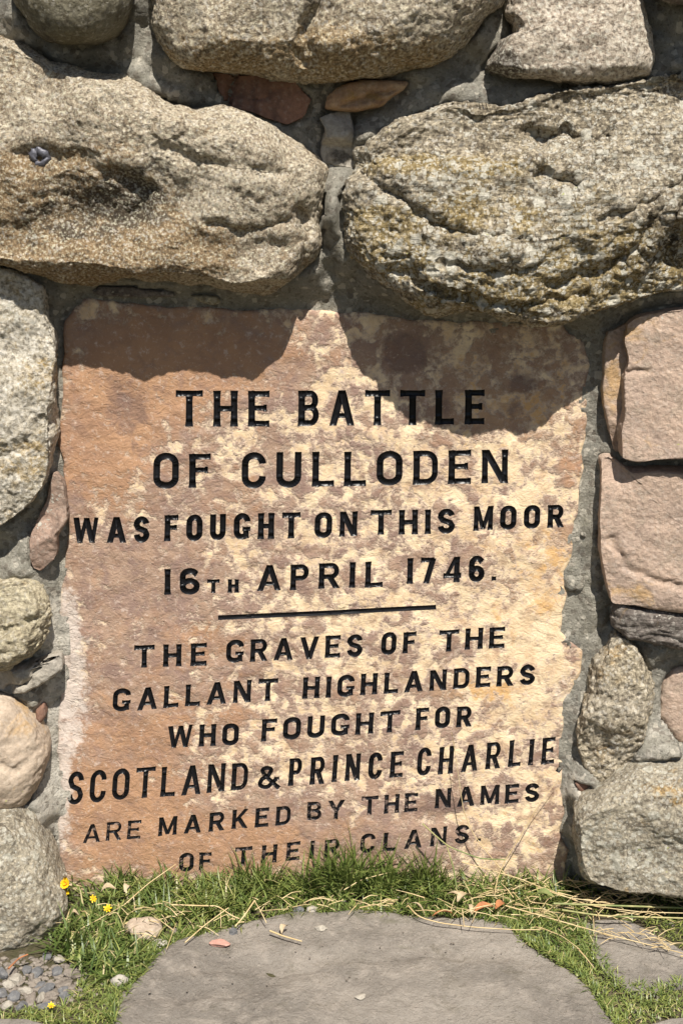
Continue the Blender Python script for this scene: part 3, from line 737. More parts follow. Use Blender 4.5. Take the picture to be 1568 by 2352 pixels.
def slab_relief(P):
    """gentle hand-dressed unevenness of the slab face, metres towards the viewer"""
    W = np.stack([P[:, 0], np.zeros(len(P)), P[:, 1]], 1)
    h = .0030 * fbm(W, 6, 3, .5, 61) + .0009 * fbm(W, 28, 3, .5, 62)
    def g(px, py, rx, ry, d):
        c = slab_w(px, py); k = .00076
        return d * np.exp(-((P[:, 0] - c[0]) / (rx * k)) ** 2 - ((P[:, 1] - c[1]) / (ry * k)) ** 2)
    for a in [(680, 1270, 24, 12, -.004), (575, 1310, 14, 18, -.004), (1140, 1215, 40, 14, -.003), (1180, 1680, 10, 20, -.005), (1200, 990, 30, 40, -.003), (840, 855, 10, 12, -.003), (290, 930, 40, 70, -.003),
              (1225, 1250, 12, 22, -.004), (700, 1420, 60, 10, -.0015), (600, 1560, 30, 14, -.003), (1000, 1880, 60, 20, -.003), (400, 1380, 40, 30, -.003)]:
        h = h + g(*a)
    rough = g(1190, 1920, 120, 90, 1.0)
    h = h + np.clip(rough, 0, 1) * .0030 * fbm(W, 34, 3, .55, 63)
    # scabbed edges of the flaked skin
    m = fbm(W, 13, 4, .5, 64)
    h = h + .0012 * smooth(.10, .16, m)
    return h

M_SLABMASK = dict(
    brown=[(420, 780, 260, 70, .9), (330, 900, 140, 120, .75), (230, 1010, 120, 140, .75), (300, 1330, 170, 120, .95), (420, 1500, 230, 90, .55), (300, 1650, 160, 150, .75), (260, 1850, 170, 150, .95), (500, 1930, 300, 80, .9), (760, 1950, 330, 80, .8), (700, 1260, 60, 30, .3),
           (930, 810, 55, 60, 1.0), (1010, 935, 35, 45, .9), (1195, 880, 45, 30, .45), (1130, 850, 30, 60, .4), (1130, 1340, 60, 30, .35), (1040, 1840, 140, 35, .5), (420, 1130, 120, 60, .3), (650, 1130, 60, 90, .3), (1290, 1080, 40, 60, .45), (560, 860, 120, 50, .5), (640, 800, 60, 60, .5), (1230, 1195, 70, 30, .2), (700, 1850, 160, 50, .3)],
    cream=[(1230, 1430, 120, 200, .8), (1150, 1130, 200, 60, .5), (900, 860, 60, 90, .25), (820, 740, 120, 40, .5), (740, 1460, 100, 60, .45), (700, 1170, 70, 50, .45), (1180, 1600, 120, 160, .4), (1000, 1420, 260, 60, .3), (1050, 1040, 200, 60, .25), (1150, 1900, 160, 100, .4), (230, 730, 60, 24, .6), (480, 750, 60, 26, .6), (1040, 800, 60, 50, .35)],
    terra=[(420, 800, 330, 90, .8), (350, 900, 170, 80, .9), (240, 1060, 110, 120, 1.0), (300, 1800, 200, 200, .8), (500, 1950, 300, 90, .9), (500, 1640, 120, 80, .5), (1320, 1060, 40, 60, 1.0), (1130, 1640, 90, 30, .3), (460, 1480, 100, 60, .6), (560, 1130, 100, 120, .4)],
    gold=[(1240, 1350, 110, 120, .9), (1100, 1590, 110, 30, 1.1), (1200, 960, 140, 60, .7), (1080, 880, 110, 90, .7), (1260, 1240, 60, 60, .7), (880, 740, 60, 40, .5), (1260, 860, 70, 100, .6), (840, 1560, 80, 40, .3)],
    lime=[(150, 1400, 34, 90, 1.0), (170, 1520, 46, 120, 1.1), (160, 1660, 50, 120, 1.1), (145, 1800, 30, 120, 1.2), (130, 1900, 30, 90, 1.0), (340, 750, 60, 14, .2), (155, 870, 26, 60, .45), (1290, 1560, 26, 90, .6), (1300, 1790, 26, 90, .6), (700, 1830, 90, 60, .32), (1150, 1790, 120, 60, .3), (1330, 950, 14, 90, .5)],
    wet=[(930, 810, 50, 50, .9), (1200, 885, 40, 26, .7), (1135, 850, 22, 50, .7), (1020, 930, 34, 40, .6), (1090, 930, 20, 20, .6), (1180, 960, 24, 40, .5), (980, 1850, 110, 30, .5), (640, 1880, 160, 40, .35), (900, 1950, 200, 50, .5), (290, 940, 50, 90, .9), (345, 960, 34, 40, .5), (390, 1400, 34, 36, .9), (1040, 1850, 80, 30, .8), (940, 820, 55, 60, .7), (1015, 920, 34, 44, .6), (560, 1400, 50, 20, .2), (1190, 885, 40, 30, .6), (640, 1640, 50, 60, .2)])

def build_slab():
    poly = np.array([slab_w(*p) for p in SLAB])
    poly = resample(poly, .010)
    W = np.stack([poly[:, 0], np.zeros(len(poly)), poly[:, 1]], 1)
    poly = poly + np.stack([fbm(W, 30, 3, .55, 71), fbm(W, 30, 3, .55, 72)], 1) * .0045
    verts, edges = [], []
    def loop(L, closed=True):
        b = len(verts); verts.extend(Vector((float(p[0]), float(p[1]))) for p in L)
        edges.extend((b + i, b + (i + 1) % len(L)) for i in range(len(L) if closed else len(L) - 1))
    loop(poly)
    step = .0052
    gx = np.arange(poly[:, 0].min(), poly[:, 0].max(), step); gz = np.arange(poly[:, 1].min(), poly[:, 1].max(), step)
    G = np.stack(np.meshgrid(gx, gz, indexing='ij'), -1).reshape(-1, 2)
    rs = np.random.RandomState(1)
    G = G + rs.uniform(-.0012, .0012, G.shape)
    G = G[inside(G, poly)]
    G = G[seg_dist(G, poly, np.roll(poly, -1, 0)) > .003]
    A = np.array([s[0] for L in LETTERS for s in L[2]]); B = np.array([s[1] for L in LETTERS for s in L[2]])
    hw = max(s[2] for L in LETTERS for s in L[2])
    keep = np.ones(len(G), bool)
    for L in LETTERS:
        a = np.array([s[0] for s in L[2]]); b = np.array([s[1] for s in L[2]])
        lo = np.minimum(a, b).min(0) - .01; hi = np.maximum(a, b).max(0) + .01
        k = np.where(((G > lo) & (G < hi)).all(1))[0]
        if len(k): keep[k[seg_dist(G[k], a, b) < max(s[2] for s in L[2]) + .0016]] = False
    verts.extend(Vector((float(p[0]), float(p[1]))) for p in G[keep])
    for L in LETTERS:
        for q in L[1]: loop(q)
        for a, b, h in L[2]:
            d = b - a; ln = math.hypot(*d)
            if ln < 1e-6: continue
            d = d / ln; nn = np.array([-d[1], d[0]])
            short = ln < 2.2 * h
            m = max(int(ln / .004), 1)
            for i in ([0] if short else range(m + 1)):
                f = .5 if short else i / m
                if not short:
                    f = min(max(f, .5 * h / ln if ln > 2 * h else f), 1 - (.5 * h / ln if ln > 2 * h else 0))
                for o in (-.52, .52):
                    p = a + d * ln * f + nn * o * h
                    verts.append(Vector((float(p[0]), float(p[1]))))
    r = geometry.delaunay_2d_cdt(verts, edges, [], 0, 1e-6)
    V = np.array([(v.x, v.y) for v in r[0]]); F = np.array([f for f in r[2] if len(f) == 3])
    C = V[F].mean(1)
    keep = inside(C, poly)
    F, C = F[keep], C[keep]
    a_ = V[F[:, 1]] - V[F[:, 0]]; b_ = V[F[:, 2]] - V[F[:, 0]]
    area = a_[:, 0] * b_[:, 1] - a_[:, 1] * b_[:, 0]
    F[area > 0] = F[area > 0][:, ::-1]           # faces towards -y: check orientation below
    own = np.full(len(F), -1)
    for li, L in enumerate(LETTERS):
        for q in L[1]:
            q = np.array(q); lo, hi = q.min(0), q.max(0)
            k = np.where(((C >= lo) & (C <= hi)).all(1) & (own < 0))[0]
            if len(k): own[k[inside(C[k], q)]] = li
    # remove specks
    H = slab_relief(V)
    y = -(SLAB_Y + H)
    Fs = F[own < 0]
    ext = np.zeros(len(V), bool); ext[Fs.ravel()] = True
    def fix(Ff, V3):
        n = np.cross(V3[Ff[:, 1]] - V3[Ff[:, 0]], V3[Ff[:, 2]] - V3[Ff[:, 0]])
        s = n[:, 1] > 0
        Ff = Ff.copy(); Ff[s] = Ff[s][:, ::-1]
        return Ff
    V3 = np.stack([V[:, 0], y, V[:, 1]], 1)
    Fs = fix(Fs, V3)
    used = np.unique(Fs); mp = np.full(len(V), -1); mp[used] = np.arange(len(used))
    SV = V3[used]; SF = mp[Fs]
    # outer sides: the slab is a real block let into the mortar
    pk = np.round(poly / 1e-5).astype(int)
    e = np.concatenate([SF[:, [0, 1]], SF[:, [1, 2]], SF[:, [2, 0]]])
    key = {}
    for a, b in e: key[(a, b)] = 1
    bd = [(a, b) for (a, b) in key if (b, a) not in key]
    dpoly = seg_dist(SV[:, [0, 2]], poly, np.roll(poly, -1, 0)) < 2e-4
    bd = np.array([(a, b) for a, b in bd if dpoly[a] and dpoly[b]])
    n0 = len(SV)
    bv = np.unique(bd); m2 = np.full(n0, -1)
    c = poly.mean(0)
    ring1 = SV[bv].copy(); ring1[:, 1] += .004; ring1[:, 0] += (ring1[:, 0] - c[0]) * .004; ring1[:, 2] += (ring1[:, 2] - c[1]) * .003
    ring2 = ring1.copy(); ring2[:, 1] += .05
    m2[bv] = np.arange(len(bv))
    a, b = bd[:, 0], bd[:, 1]
    q1 = np.stack([b, a, n0 + m2[a], n0 + m2[b]], 1)
    q2 = np.stack([n0 + m2[b], n0 + m2[a], n0 + len(bv) + m2[a], n0 + len(bv) + m2[b]], 1)
    SV = np.concatenate([SV, ring1, ring2])
    at = {}
    for k, lst in M_SLABMASK.items(): at[k] = px_gauss(SV[:, 0], SV[:, 2], SLAB_Y, lst)
    loc = np.array([0, 0, .6])
    slab = link('inscribed_slab', mesh_np('inscribed_slab', SV - loc, [SF, q1, q2], at), M_slab, cairn, loc)
    slab['label'] = 'upright sandstone slab mottled brown and cream with carved black lettering'
    # letters
    for li, L in enumerate(LETTERS):
        Fl = F[own == li]
        if not len(Fl): continue
        u = np.unique(Fl)
        P = V[u]
        best = np.zeros(len(u))
        for a_, b_, h in L[2]:
            d = seg_dist(P, a_[None], b_[None])
            best = np.maximum(best, 1 - np.clip(d / h, 0, 1))
        prof = np.clip(1 - (1 - best) ** 3, 0, 1)
        dep = .0048 * L[3] * prof
        dep[ext[u]] = 0
        LV = np.stack([P[:, 0], y[u] + dep, P[:, 1]], 1)
        mp = np.full(len(V), -1); mp[u] = np.arange(len(u))
        LF = fix(mp[Fl], LV)
        lc = LV.mean(0)
        lc[1] = -SLAB_Y
        o = link('incised_rule' if L[0] == 'rule' else 'letter', mesh_np('letter', LV - lc, [LF]), M_paint[L[4]], slab, lc - loc)
    return slab

t = NT('mottled_sandstone')
P = t.shift((0, 0, 0))
terra = t.mix(t.ramp(t.noise(16, 5, .6, .4), .35, .65), (.43, .25, .145), (.36, .21, .13))
mauve = t.mix(t.ramp(t.noise(30, 5, .6, .4, t.shift((2, 1, 4))), .4, .62), (.37, .25, .18), (.27, .18, .145))
brown = t.mix(t.ramp(t.math('ADD', t.noise(20, 5, .6, .5, t.shift((5, 1, 4))), t.math('MULTIPLY', t.attr('terra'), .5)), .55, .85), mauve, terra)
cream = t.mix(t.ramp(t.noise(24, 5, .6, .3, t.shift((1, 7, 4))), .35, .68), (.79, .63, .42), (.66, .48, .30))
cream = t.mix(t.ramp(t.math('ADD', t.noise(22, 5, .65, .6, t.shift((9, 7, 1))), t.math('MULTIPLY', t.attr('gold'), .22)), .60, .78, 0, .8), cream, (.58, .33, .12))
sel = t.noise(21, 9, .68, .25, t.shift((3.1, 2.2, .3), (1, 1, 1.15)))
sel = t.math('ADD', sel, t.math('MULTIPLY', t.math('SUBTRACT', t.noise(52, 6, .66, .3, t.shift((8, 1, 3))), .5), .80))
sel = t.math('ADD', sel, t.math('MULTIPLY', t.attr('brown'), .26))
sel = t.math('SUBTRACT', sel, t.math('MULTIPLY', t.attr('cream'), .17))
selm = t.ramp(sel, .445, .575)
veil = t.mix(t.ramp(t.noise(70, 5, .65, .3, t.shift((3, 8, 8))), .4, .62), (.55, .42, .325), (.62, .49, .37))
col = t.mix(t.ramp(sel, .40, .52), cream, veil)
selm = t.ramp(sel, .455, .605)
brown = t.mix(t.math('MULTIPLY', t.attr('gold'), .7, True), brown, (.50, .315, .17))
col = t.mix(selm, col, brown)
sm = t.ramp(t.noise(44, 6, .62, .5, t.shift((15, 5, 2))), .53, .66, 0, .42)
col = t.mix(sm, col, (.27, .175, .145))
fk = t.ramp(t.noise(80, 7, .72, .4, t.shift((5, 5, 2))), .54, .66, 0, .65)
col = t.mix(fk, col, (.58, .46, .385))
# half-tone transitions and darker stains
st_ = t.ramp(t.noise(34, 6, .64, .6, t.shift((4, 4, 4))), .52, .68, 0, .62)
col = t.mix(st_, col, (.30, .18, .12))
wet = t.ramp(t.math('ADD', t.noise(26, 5, .6, .5, t.shift((6, 2, 8))), t.math('MULTIPLY', t.attr('wet'), .40)), .68, .90, 0, .62)
col = t.mix(wet, col, (.155, .10, .085))
lm = t.math('ADD', t.noise(60, 8, .75, .3, t.shift((7, 5, 2))), t.math('MULTIPLY', t.attr('lime'), .26))
col = t.mix(t.ramp(lm, .62, .84, 0, .78), col, (.66, .58, .52))
fl = t.ramp(t.noise(190, 4, .6, .2, P), .60, .70, 0, .35)
col = t.mix(fl, col, (.78, .64, .50))
fd = t.ramp(t.noise(160, 4, .65, .2, t.shift((2, 9, 2))), .62, .74, 0, .30)
col = t.mix(fd, col, (.20, .12, .08))
nb = t.bump(selm, .0014, .8)
nb = t.bump(t.noise(60, 6, .62, .8, t.shift((1, 1, 6), (1, 1, 1.4))), .0040, .8, nb)
nb = t.bump(t.noise(230, 4, .6, 0, P), .0013, .7, nb)
M_slab = t.done(col, t.ramp(t.noise(50, 3), .3, .7, .62, .82), nb, .32)

M_paint = []
for k, wear in enumerate((0.0, .38, .50, .66)):
    t = NT('black_letter_paint_%s' % ('fresh', 'chipped', 'worn', 'flaking')[k])
    n = t.noise(95, 6, .65, .5, t.shift((k, 2, 1)))
    m = t.ramp(n, .73 - .34 * wear, .82 - .34 * wear) if wear else 0.0
    bumpn = t.bump(t.noise(110, 3, .5, 0), .0006, .5)
    base = t.mix(m, (.0075, .0075, .009), (.20, .145, .12)) if wear else (.0075, .0075, .009)
    M_paint.append(t.done(base, t.math('ADD', .30, t.math('MULTIPLY', m, .5)) if wear else .33, bumpn, .22))
slab = build_slab()

# ------------------------------------------------------------------ mortar body behind and between the stones
def build_mortar():
    x0, x1, z0, z1, s = -1.25, 1.25, -.12, 2.05, .0052
    X, Z = np.meshgrid(np.arange(x0, x1, s), np.arange(z0, z1, s), indexing='ij')
    P2 = np.stack([X.ravel(), Z.ravel()], 1)
    W = np.stack([X.ravel(), np.zeros(X.size), Z.ravel()], 1)
    spoly = resample(np.array([slab_w(*p) for p in SLAB]), .012)
    m = .008 * fbm(W, 7, 3, .5, 81) + .0050 * fbm(W, 30, 3, .6, 82) + .0034 * fbm(W, 75, 2, .6, 83)
    pk = .006 + .008 * fbm(W, 4, 2, .5, 84)       # how far mortar was packed up against each stone
    near = np.zeros(len(P2))
    for poly, rim in OUTLINES:
        lo, hi = poly.min(0) - .10, poly.max(0) + .10
        k = np.where(((P2 > lo) & (P2 < hi)).all(1))[0]
        if not len(k): continue
        d = seg_dist(P2[k], poly, np.roll(poly, -1, 0))
        ins = inside(P2[k], poly)
        d[ins] *= -1
        w = np.where(d > 0, np.exp(-(d / .045) ** 2), 1.0)
        lift = w * (rim * (.66 + .30 * np.clip(fbm(W[k], 11, 2, .5, 85), -1, 1)))
        groove = -.009 * np.clip(.5 + 1.5 * fbm(W[k], 9, 2, .5, 88), 0, 1.3) * np.exp(-(d / .006) ** 2)
        near[k] = np.maximum(near[k], np.where(ins & (d < -.02), 0, lift))
        m[k] += groove
    m = m + near + pk
    feat = [(340, 150, 60, 60, .030), (450, 215, 90, 40, .030), (30, 60, 60, 50, .03), (1050, 200, 90, 40, .030), (1540, 110, 60, 70, .045), (765, 450, 30, 60, .030), (1110, 100, 50, 50, .02), (755, 640, 60, 60, .010), (150, 700, 40, 40, .004),
            (60, 1270, 50, 50, .026), (125, 1380, 20, 60, .010), (70, 1600, 50, 30, .012), (125, 1700, 20, 120, .012), (1350, 1400, 30, 80, .010), (1360, 1250, 20, 80, .006), (1510, 1700, 60, 60, .03), (1500, 1500, 40, 40, .02), (1320, 1320, 20, 20, .012), (1318, 1560, 14, 60, .008),
            (90, 1880, 40, 50, .03), (1330, 1830, 30, 30, .02), (1300, 1740, 16, 60, .006), (840, 320, 30, 40, .02), (200, 660, 80, 14, .004)]
    m = m + px_gauss(X.ravel(), Z.ravel(), .03, feat)
    # slab bed: hold the mortar at or just under the slab face round its edge, well behind it inside
    d = seg_dist(P2, spoly, np.roll(spoly, -1, 0)); ins = inside(P2, spoly)
    edge = SLAB_Y - .004 + .007 * fbm(W, 18, 3, .5, 86)
    leftlime = px_gauss(X.ravel(), Z.ravel(), .012, [(135, 1500, 40, 260, .006), (130, 1850, 30, 160, .007), (1300, 1340, 30, 60, .004), (1310, 1620, 24, 160, .004)])
    edge = edge + leftlime
    wv = np.exp(-(d / .028) ** 2)
    m = np.where(ins, m, m * (1 - wv) + edge * wv)
    m = np.where(ins & (d > .008 + .012 * np.clip(fbm(W, 22, 3, .5, 87), -.4, 1) + leftlime * 1.6), -.03, np.where(ins, np.minimum(edge, SLAB_Y + .0035), m))
    # close under the stones
    for poly, rim in OUTLINES:
        lo, hi = poly.min(0), poly.max(0)
        k = np.where(((P2 > lo) & (P2 < hi)).all(1))[0]
        if not len(k): continue
        ii = k[inside(P2[k], poly)]
        if len(ii): m[ii] = np.minimum(m[ii], rim * .75)
    Y = -m.reshape(X.shape)
    n, q = X.shape
    V = np.stack([X, Y, Z], -1).reshape(-1, 3)
    idx = np.arange(n * q).reshape(n, q)
    Qf = np.stack([idx[:-1, :-1], idx[1:, :-1], idx[1:, 1:], idx[:-1, 1:]], -1).reshape(-1, 4)
    bd = np.concatenate([idx[:-1, 0], idx[-1, :-1], idx[:0:-1, -1], idx[0, :0:-1]])
    B = V[bd].copy(); B[:, 1] = .55
    nb_ = len(V); cur = np.arange(nb_, nb_ + len(bd))
    side = np.stack([bd, np.roll(bd, -1), np.roll(cur, -1), cur], 1)[:, ::-1]
    V = np.concatenate([V, B, [[0, .55, 1.0]]])
    cap = np.stack([cur, np.roll(cur, -1), np.full(len(bd), len(V) - 1)], 1)[:, ::-1]
    at = {'pale': px_gauss(V[:, 0], V[:, 2], .02, [(140, 1500, 60, 200, 1.0), (130, 1850, 50, 160, 1.2), (60, 1250, 60, 60, .3), (1500, 1700, 90, 90, .6), (1310, 1640, 50, 160, .6), (760, 640, 50, 60, .5), (1330, 1800, 60, 60, .7), (440, 200, 80, 60, .3), (90, 1640, 60, 60, .5), (1480, 1520, 60, 60, .3)])}
    return link('mortar', mesh_np('mortar', V, [Qf, side, cap], at), M_mortar, cairn)
t = NT('cement_mortar')
col = t.mix(t.ramp(t.noise(8, 5, .6, .4), .35, .65), (.32, .30, .25), (.24, .23, .20))
col = t.mix(t.ramp(t.noise(40, 6, .65, .4, t.shift((2, 2, 5))), .48, .70, 0, .6), col, (.44, .41, .35))
pl = t.ramp(t.math('ADD', t.noise(22, 7, .68, .3, t.shift((8, 2, 5))), t.math('MULTIPLY', t.attr('pale'), .30)), .60, .80, 0, .8)
col = t.mix(pl, col, (.60, .56, .49))
g = t.noise(210, 4, .7, 0)
col = t.mix(t.ramp(g, .56, .70, 0, .5), col, (.60, .56, .48))
col = t.mix(t.ramp(g, .44, .32, 0, .75), col, (.09, .08, .065))
sv = t.vor(120, out='Color'); sp = t.n('ShaderNodeSeparateColor'); t.put(sp.inputs[0], sv)
col = t.mix(t.ramp(sp.outputs[0], .84, .92, 0, .6), col, (.16, .135, .11))
col = t.mix(t.ramp(sp.outputs[1], .88, .94, 0, .6), col, (.62, .57, .48))
mo = t.ramp(t.noise(17, 7, .7, .5, t.shift((6, 6, 1))), .55, .72, 0, .6)
col = t.mix(mo, col, (.15, .14, .095))
nb = t.bump(t.noise(38, 8, .70, .4), .016, .9)
nb = t.bump(g, .0035, .8, nb)
M_mortar = t.done(col, .9, nb, .2)
build_mortar()
def nub(px, py, r, seed, label):
    P = [(px + r * math.cos(a) * (1 + .15 * math.sin(3 * a + seed)), py + r * .9 * math.sin(a)) for a in np.linspace(0, 2 * math.pi, 14)[:-1]]
    st('mortar_lump', M_mortar, P, .010, .009, n=2.2, seed=seed, big=.004, mid=.005, fine=.002, back=.03, label=label, register=False)
nub(1318, 1338, 24, 91, 'round lump of mortar over the right edge of the slab')
nub(1340, 1222, 20, 92, 'small lump of mortar at the right edge of the slab')
# ------------------------------------------------------------------ ground, flagstones
t = NT('earth')
col = t.mix(t.ramp(t.noise(3, 6, .6), .4, .6), (.085, .085, .04), (.12, .10, .065))
col = t.mix(t.ramp(t.noise(60, 6, .7), .45, .65), col, (.16, .13, .09))
M_earth = t.done(col, .95, t.bump(t.noise(60, 7, .7), .02, .9), .1)
def ground_h(X, Y):
    W = np.stack([X, Y, np.zeros_like(X)], -1)
    near = np.exp(-((X / 1.2) ** 2 + ((Y + .5) / 1.0) ** 2))
    return -.008 + .003 * fbm(W, 9, 3) * 1.0 + near * .001
n = 150
u = np.linspace(-1, 1, n); s_ = np.sign(u) * (np.abs(u) * 1.2 + 60 * np.abs(u) ** 7)
GX, GY = np.meshgrid(s_, s_ - .5, indexing='ij')
idx = np.arange(n * n).reshape(n, n)
Q = np.stack([idx[:-1, :-1], idx[1:, :-1], idx[1:, 1:], idx[:-1, 1:]], -1).reshape(-1, 4)
ground = link('ground', mesh_np('ground', np.stack([GX, GY, ground_h(GX, GY)], -1).reshape(-1, 3), [Q]), M_earth)
tag(ground, 'bare brown earth showing between the flagstones and the wall', kind='structure')

t = NT('flagstone_grey')
col = t.mix(t.ramp(t.noise(5, 6, .6, .5), .38, .62), (.285, .255, .222), (.19, .17, .148))
col = t.mix(t.ramp(t.noise(22, 7, .68, .6, t.shift((3, 1, 1))), .46, .68, 0, .7), col, (.34, .30, .26))
col = t.mix(t.ramp(t.noise(12, 8, .75, .8, t.shift((7, 1, 2))), .52, .70, 0, .6), col, (.13, .115, .085))
col = t.mix(t.ramp(t.math('ADD', t.noise(18, 6, .6, .5, t.shift((1, 8, 2))), t.math('MULTIPLY', t.attr('damp'), .35)), .62, .85, 0, .65), col, (.125, .12, .075))
col = t.mix(t.ramp(t.noise(75, 6, .72, .3), .56, .72, 0, .5), col, (.42, .37, .32))
g = t.noise(280, 4, .7)
col = t.mix(t.ramp(g, .60, .72, 0, .45), col, (.46, .41, .35))
col = t.mix(t.ramp(g, .40, .30, 0, .5), col, (.09, .075, .06))
nb = t.bump(t.noise(14, 8, .68, .5), .03, .7)
nb = t.bump(t.noise(85, 6, .68, .5), .006, .75, nb)
nb = t.bump(g, .0015, .7, nb)
M_flag = t.done(col, .8, nb, .3)

bed = None
def flagstone(P, h, seed, label, parent, cracks=()):
    poly = np.array([on_ground(x, y, h)[:2] for x, y in P])
    poly = resample(round_poly(poly, 2), .012)
    W = np.stack([poly[:, 0], poly[:, 1], np.zeros(len(poly))], 1)
    poly = poly + np.stack([fbm(W, 20, 3, .5, seed), fbm(W, 20, 3, .5, seed + 1)], 1) * .007
    c = poly.mean(0)
    K = 60
    rings = []
    ts = np.concatenate([np.linspace(0.001, .97, K), [.982, .992, 1.0, 1.003]])
    hs = np.concatenate([np.zeros(K), [-.0015, -.004, -.010, -.05]])
    V = []
    for tt, hh in zip(ts, hs):
        q = c + (poly - c) * tt
        Wq = np.stack([q[:, 0], q[:, 1], np.zeros(len(q))], 1)
        z = h + hh + .0035 * fbm(Wq, 5, 3, .5, seed + 2) + .0018 * fbm(Wq, 26, 4, .55, seed + 3)
        for L, amt in cracks:
            cp = np.array([on_ground(x, y, h)[:2] for x, y in L])
            cp = resample(cp, .02, False)
            qq = q + np.stack([fbm(Wq, 25, 3, .5, 9), fbm(Wq, 25, 3, .5, 10)], 1) * .012
            sgn = np.zeros(len(q)); bdist = np.full(len(q), 1e9)
            for A, B in zip(cp[:-1], cp[1:]):
                dd = B - A; t_ = np.clip(((qq - A) @ dd) / (dd @ dd), 0, 1); r_ = qq - A - t_[:, None] * dd
                di = np.hypot(r_[:, 0], r_[:, 1]); k = di < bdist
                bdist[k] = di[k]; sgn[k] = (di * np.sign(dd[0] * r_[:, 1] - dd[1] * r_[:, 0]))[k]
            z = z + amt * (1 / (1 + np.exp(-np.clip(sgn / .0025, -30, 30)))) * np.exp(-(np.maximum(bdist - .02, 0) / .03) ** 2)
        V.append(np.stack([q[:, 0], q[:, 1], z], 1))
    n_, m_ = len(ts), len(poly)
    V = np.concatenate(V)
    idx = np.arange(n_ * m_).reshape(n_, m_)
    nx = np.roll(idx, -1, 1)
    Q = np.stack([idx[:-1], idx[1:], nx[1:], nx[:-1]], -1).reshape(-1, 4)
    a = V[Q[:, 1]] - V[Q[:, 0]]; b = V[Q[:, 3]] - V[Q[:, 0]]
    if np.cross(a, b)[:, 2].mean() < 0: Q = Q[:, ::-1]
    damp = np.exp(-((V[:, 1] + .07) / .07) ** 2) + .0
    loc = np.array([c[0], c[1], 0])
    o = link('flagstone', mesh_np('flagstone', V - loc, [Q], {'damp': damp}), M_flag, parent, loc)
    o['label'] = label
    return o, poly
path = bpy.data.objects.new('path', None)
COL.objects.link(path)
tag(path, 'crazy paving of grey flagstones laid in front of the wall', kind='structure')
FLAGS = []
FLAG_PX = [
 ([(265, 2370), (258, 2310), (275, 2272), (325, 2240), (342, 2205), (375, 2170), (430, 2150), (540, 2120), (640, 2098), (700, 2088), (760, 2090), (850, 2083), (940, 2094), (1060, 2102), (1160, 2112), (1182, 2136), (1212, 2162), (1272, 2196), (1340, 2244), (1378, 2290), (1402, 2332), (1416, 2380), (1420, 2500), (1250, 2700), (800, 2760), (400, 2660), (280, 2480)],
  .004, 101, 'large rounded grey flagstone in front of the slab', [([(500, 2230), (640, 2235), (760, 2215), (900, 2205), (980, 2195), (1100, 2205), (1250, 2215)], -.006), ([(300, 2300), (520, 2290), (600, 2270), (700, 2245)], -.005)]),
 ([(1344, 2122), (1399, 2108), (1440, 2115), (1486, 2138), (1536, 2162), (1580, 2186), (1680, 2220), (1650, 2250), (1534, 2264), (1504, 2280), (1459, 2275), (1419, 2264), (1386, 2226), (1360, 2180)], .003, 102, 'smaller grey flagstone at the right edge', []),
 ([(1470, 2362), (1534, 2338), (1620, 2330), (1760, 2420), (1700, 2560), (1480, 2540), (1440, 2420)], .003, 103, 'flagstone at the bottom right corner, mostly out of view', []),
 ([(-140, 2335), (0, 2341), (60, 2343), (130, 2358), (170, 2420), (120, 2560), (-120, 2600), (-240, 2450)], .003, 104, 'flagstone at the bottom left corner, mostly out of view', [])]
for P, h, sd, lab, cr in FLAG_PX:
    o, poly = flagstone(P, h, sd, lab, path, cr)
    FLAGS.append(poly)

# ------------------------------------------------------------------ loose stones on the ground
def pebble_mesh(name, seed, a, b, c, rough=.18, sub=3, flat=False):
    import bmesh
    bm = bmesh.new()
    bmesh.ops.create_icosphere(bm, subdivisions=sub, radius=1)
    V = np.array([v.co[:] for v in bm.verts]); F = np.array([[v.index for v in f.verts] for f in bm.faces])
    bm.free()
    rs = np.random.RandomState(seed)
    if flat:                                      # broken stone: cut by planes
        for k in range(9):
            n_ = rs.normal(size=3); n_ /= np.linalg.norm(n_); dd = rs.uniform(.55, .82)
            e = V @ n_ - dd
            V = V - np.clip(e, 0, None)[:, None] * n_
    V = V * (1 + rough * fbm(V, 1.1, 3, .5, seed)[:, None])
    V = V * np.array([a, b, c])
    z = np.zeros(len(V))
    return mesh_np(name, V, [F], {'ma': z, 'mb': z, 'mc': z}, smooth_shade=not flat)
def pebble(px, py, a, b, c, mat, seed, label, cat='stone', name='loose_stone', h=0.0, group=None, flat=False, rot=0, rough=.18, sub=3):
    p = on_ground(px, py, h + c * .5)
    o = link(name, pebble_mesh(name, seed, a, b, c, rough, sub, flat), mat, None, (p[0], p[1], h + c * .55))
    o.rotation_euler = (random.Random(seed).uniform(-.15, .15), random.Random(seed + 1).uniform(-.15, .15), rot)
    tag(o, label, cat, group)
    return o
M_white = rock('white_quartz', (.44, .41, .36), (.38, .35, .30), (.30, .27, .23), seed=16, grain=.15, bump=.4)
M_rose = rock('rose_chip', (.55, .30, .24), (.50, .28, .23), (.45, .26, .21), seed=17, grain=.12, bump=.4)
M_gravel_a = rock('grey_gravel', (.20, .20, .205), (.15, .15, .155), (.11, .11, .112), seed=18, grain=.2, bump=.5)
M_gravel_b = rock('brown_gravel', (.25, .215, .18), (.20, .17, .145), (.15, .13, .11), seed=19, grain=.2, bump=.5)
pebble(327, 2136, .031, .026, .021, M_tan, 201, 'rounded pale tan stone lying in the grass edge left of the flagstone', sub=4, rough=.25)
pebble(364, 2169, .018, .011, .007, M_white, 202, 'small flat white stone beside the tan stone', flat=True)
pebble(505, 2167, .019, .013, .005, M_rose, 203, 'flat salmon pink chip on the edge of the big flagstone', flat=True, h=.005)
pebble(737, 2131, .012, .008, .005, M_flake, 204, 'small pinkish grey chip on the upper edge of the flagstone', flat=True, h=.005)
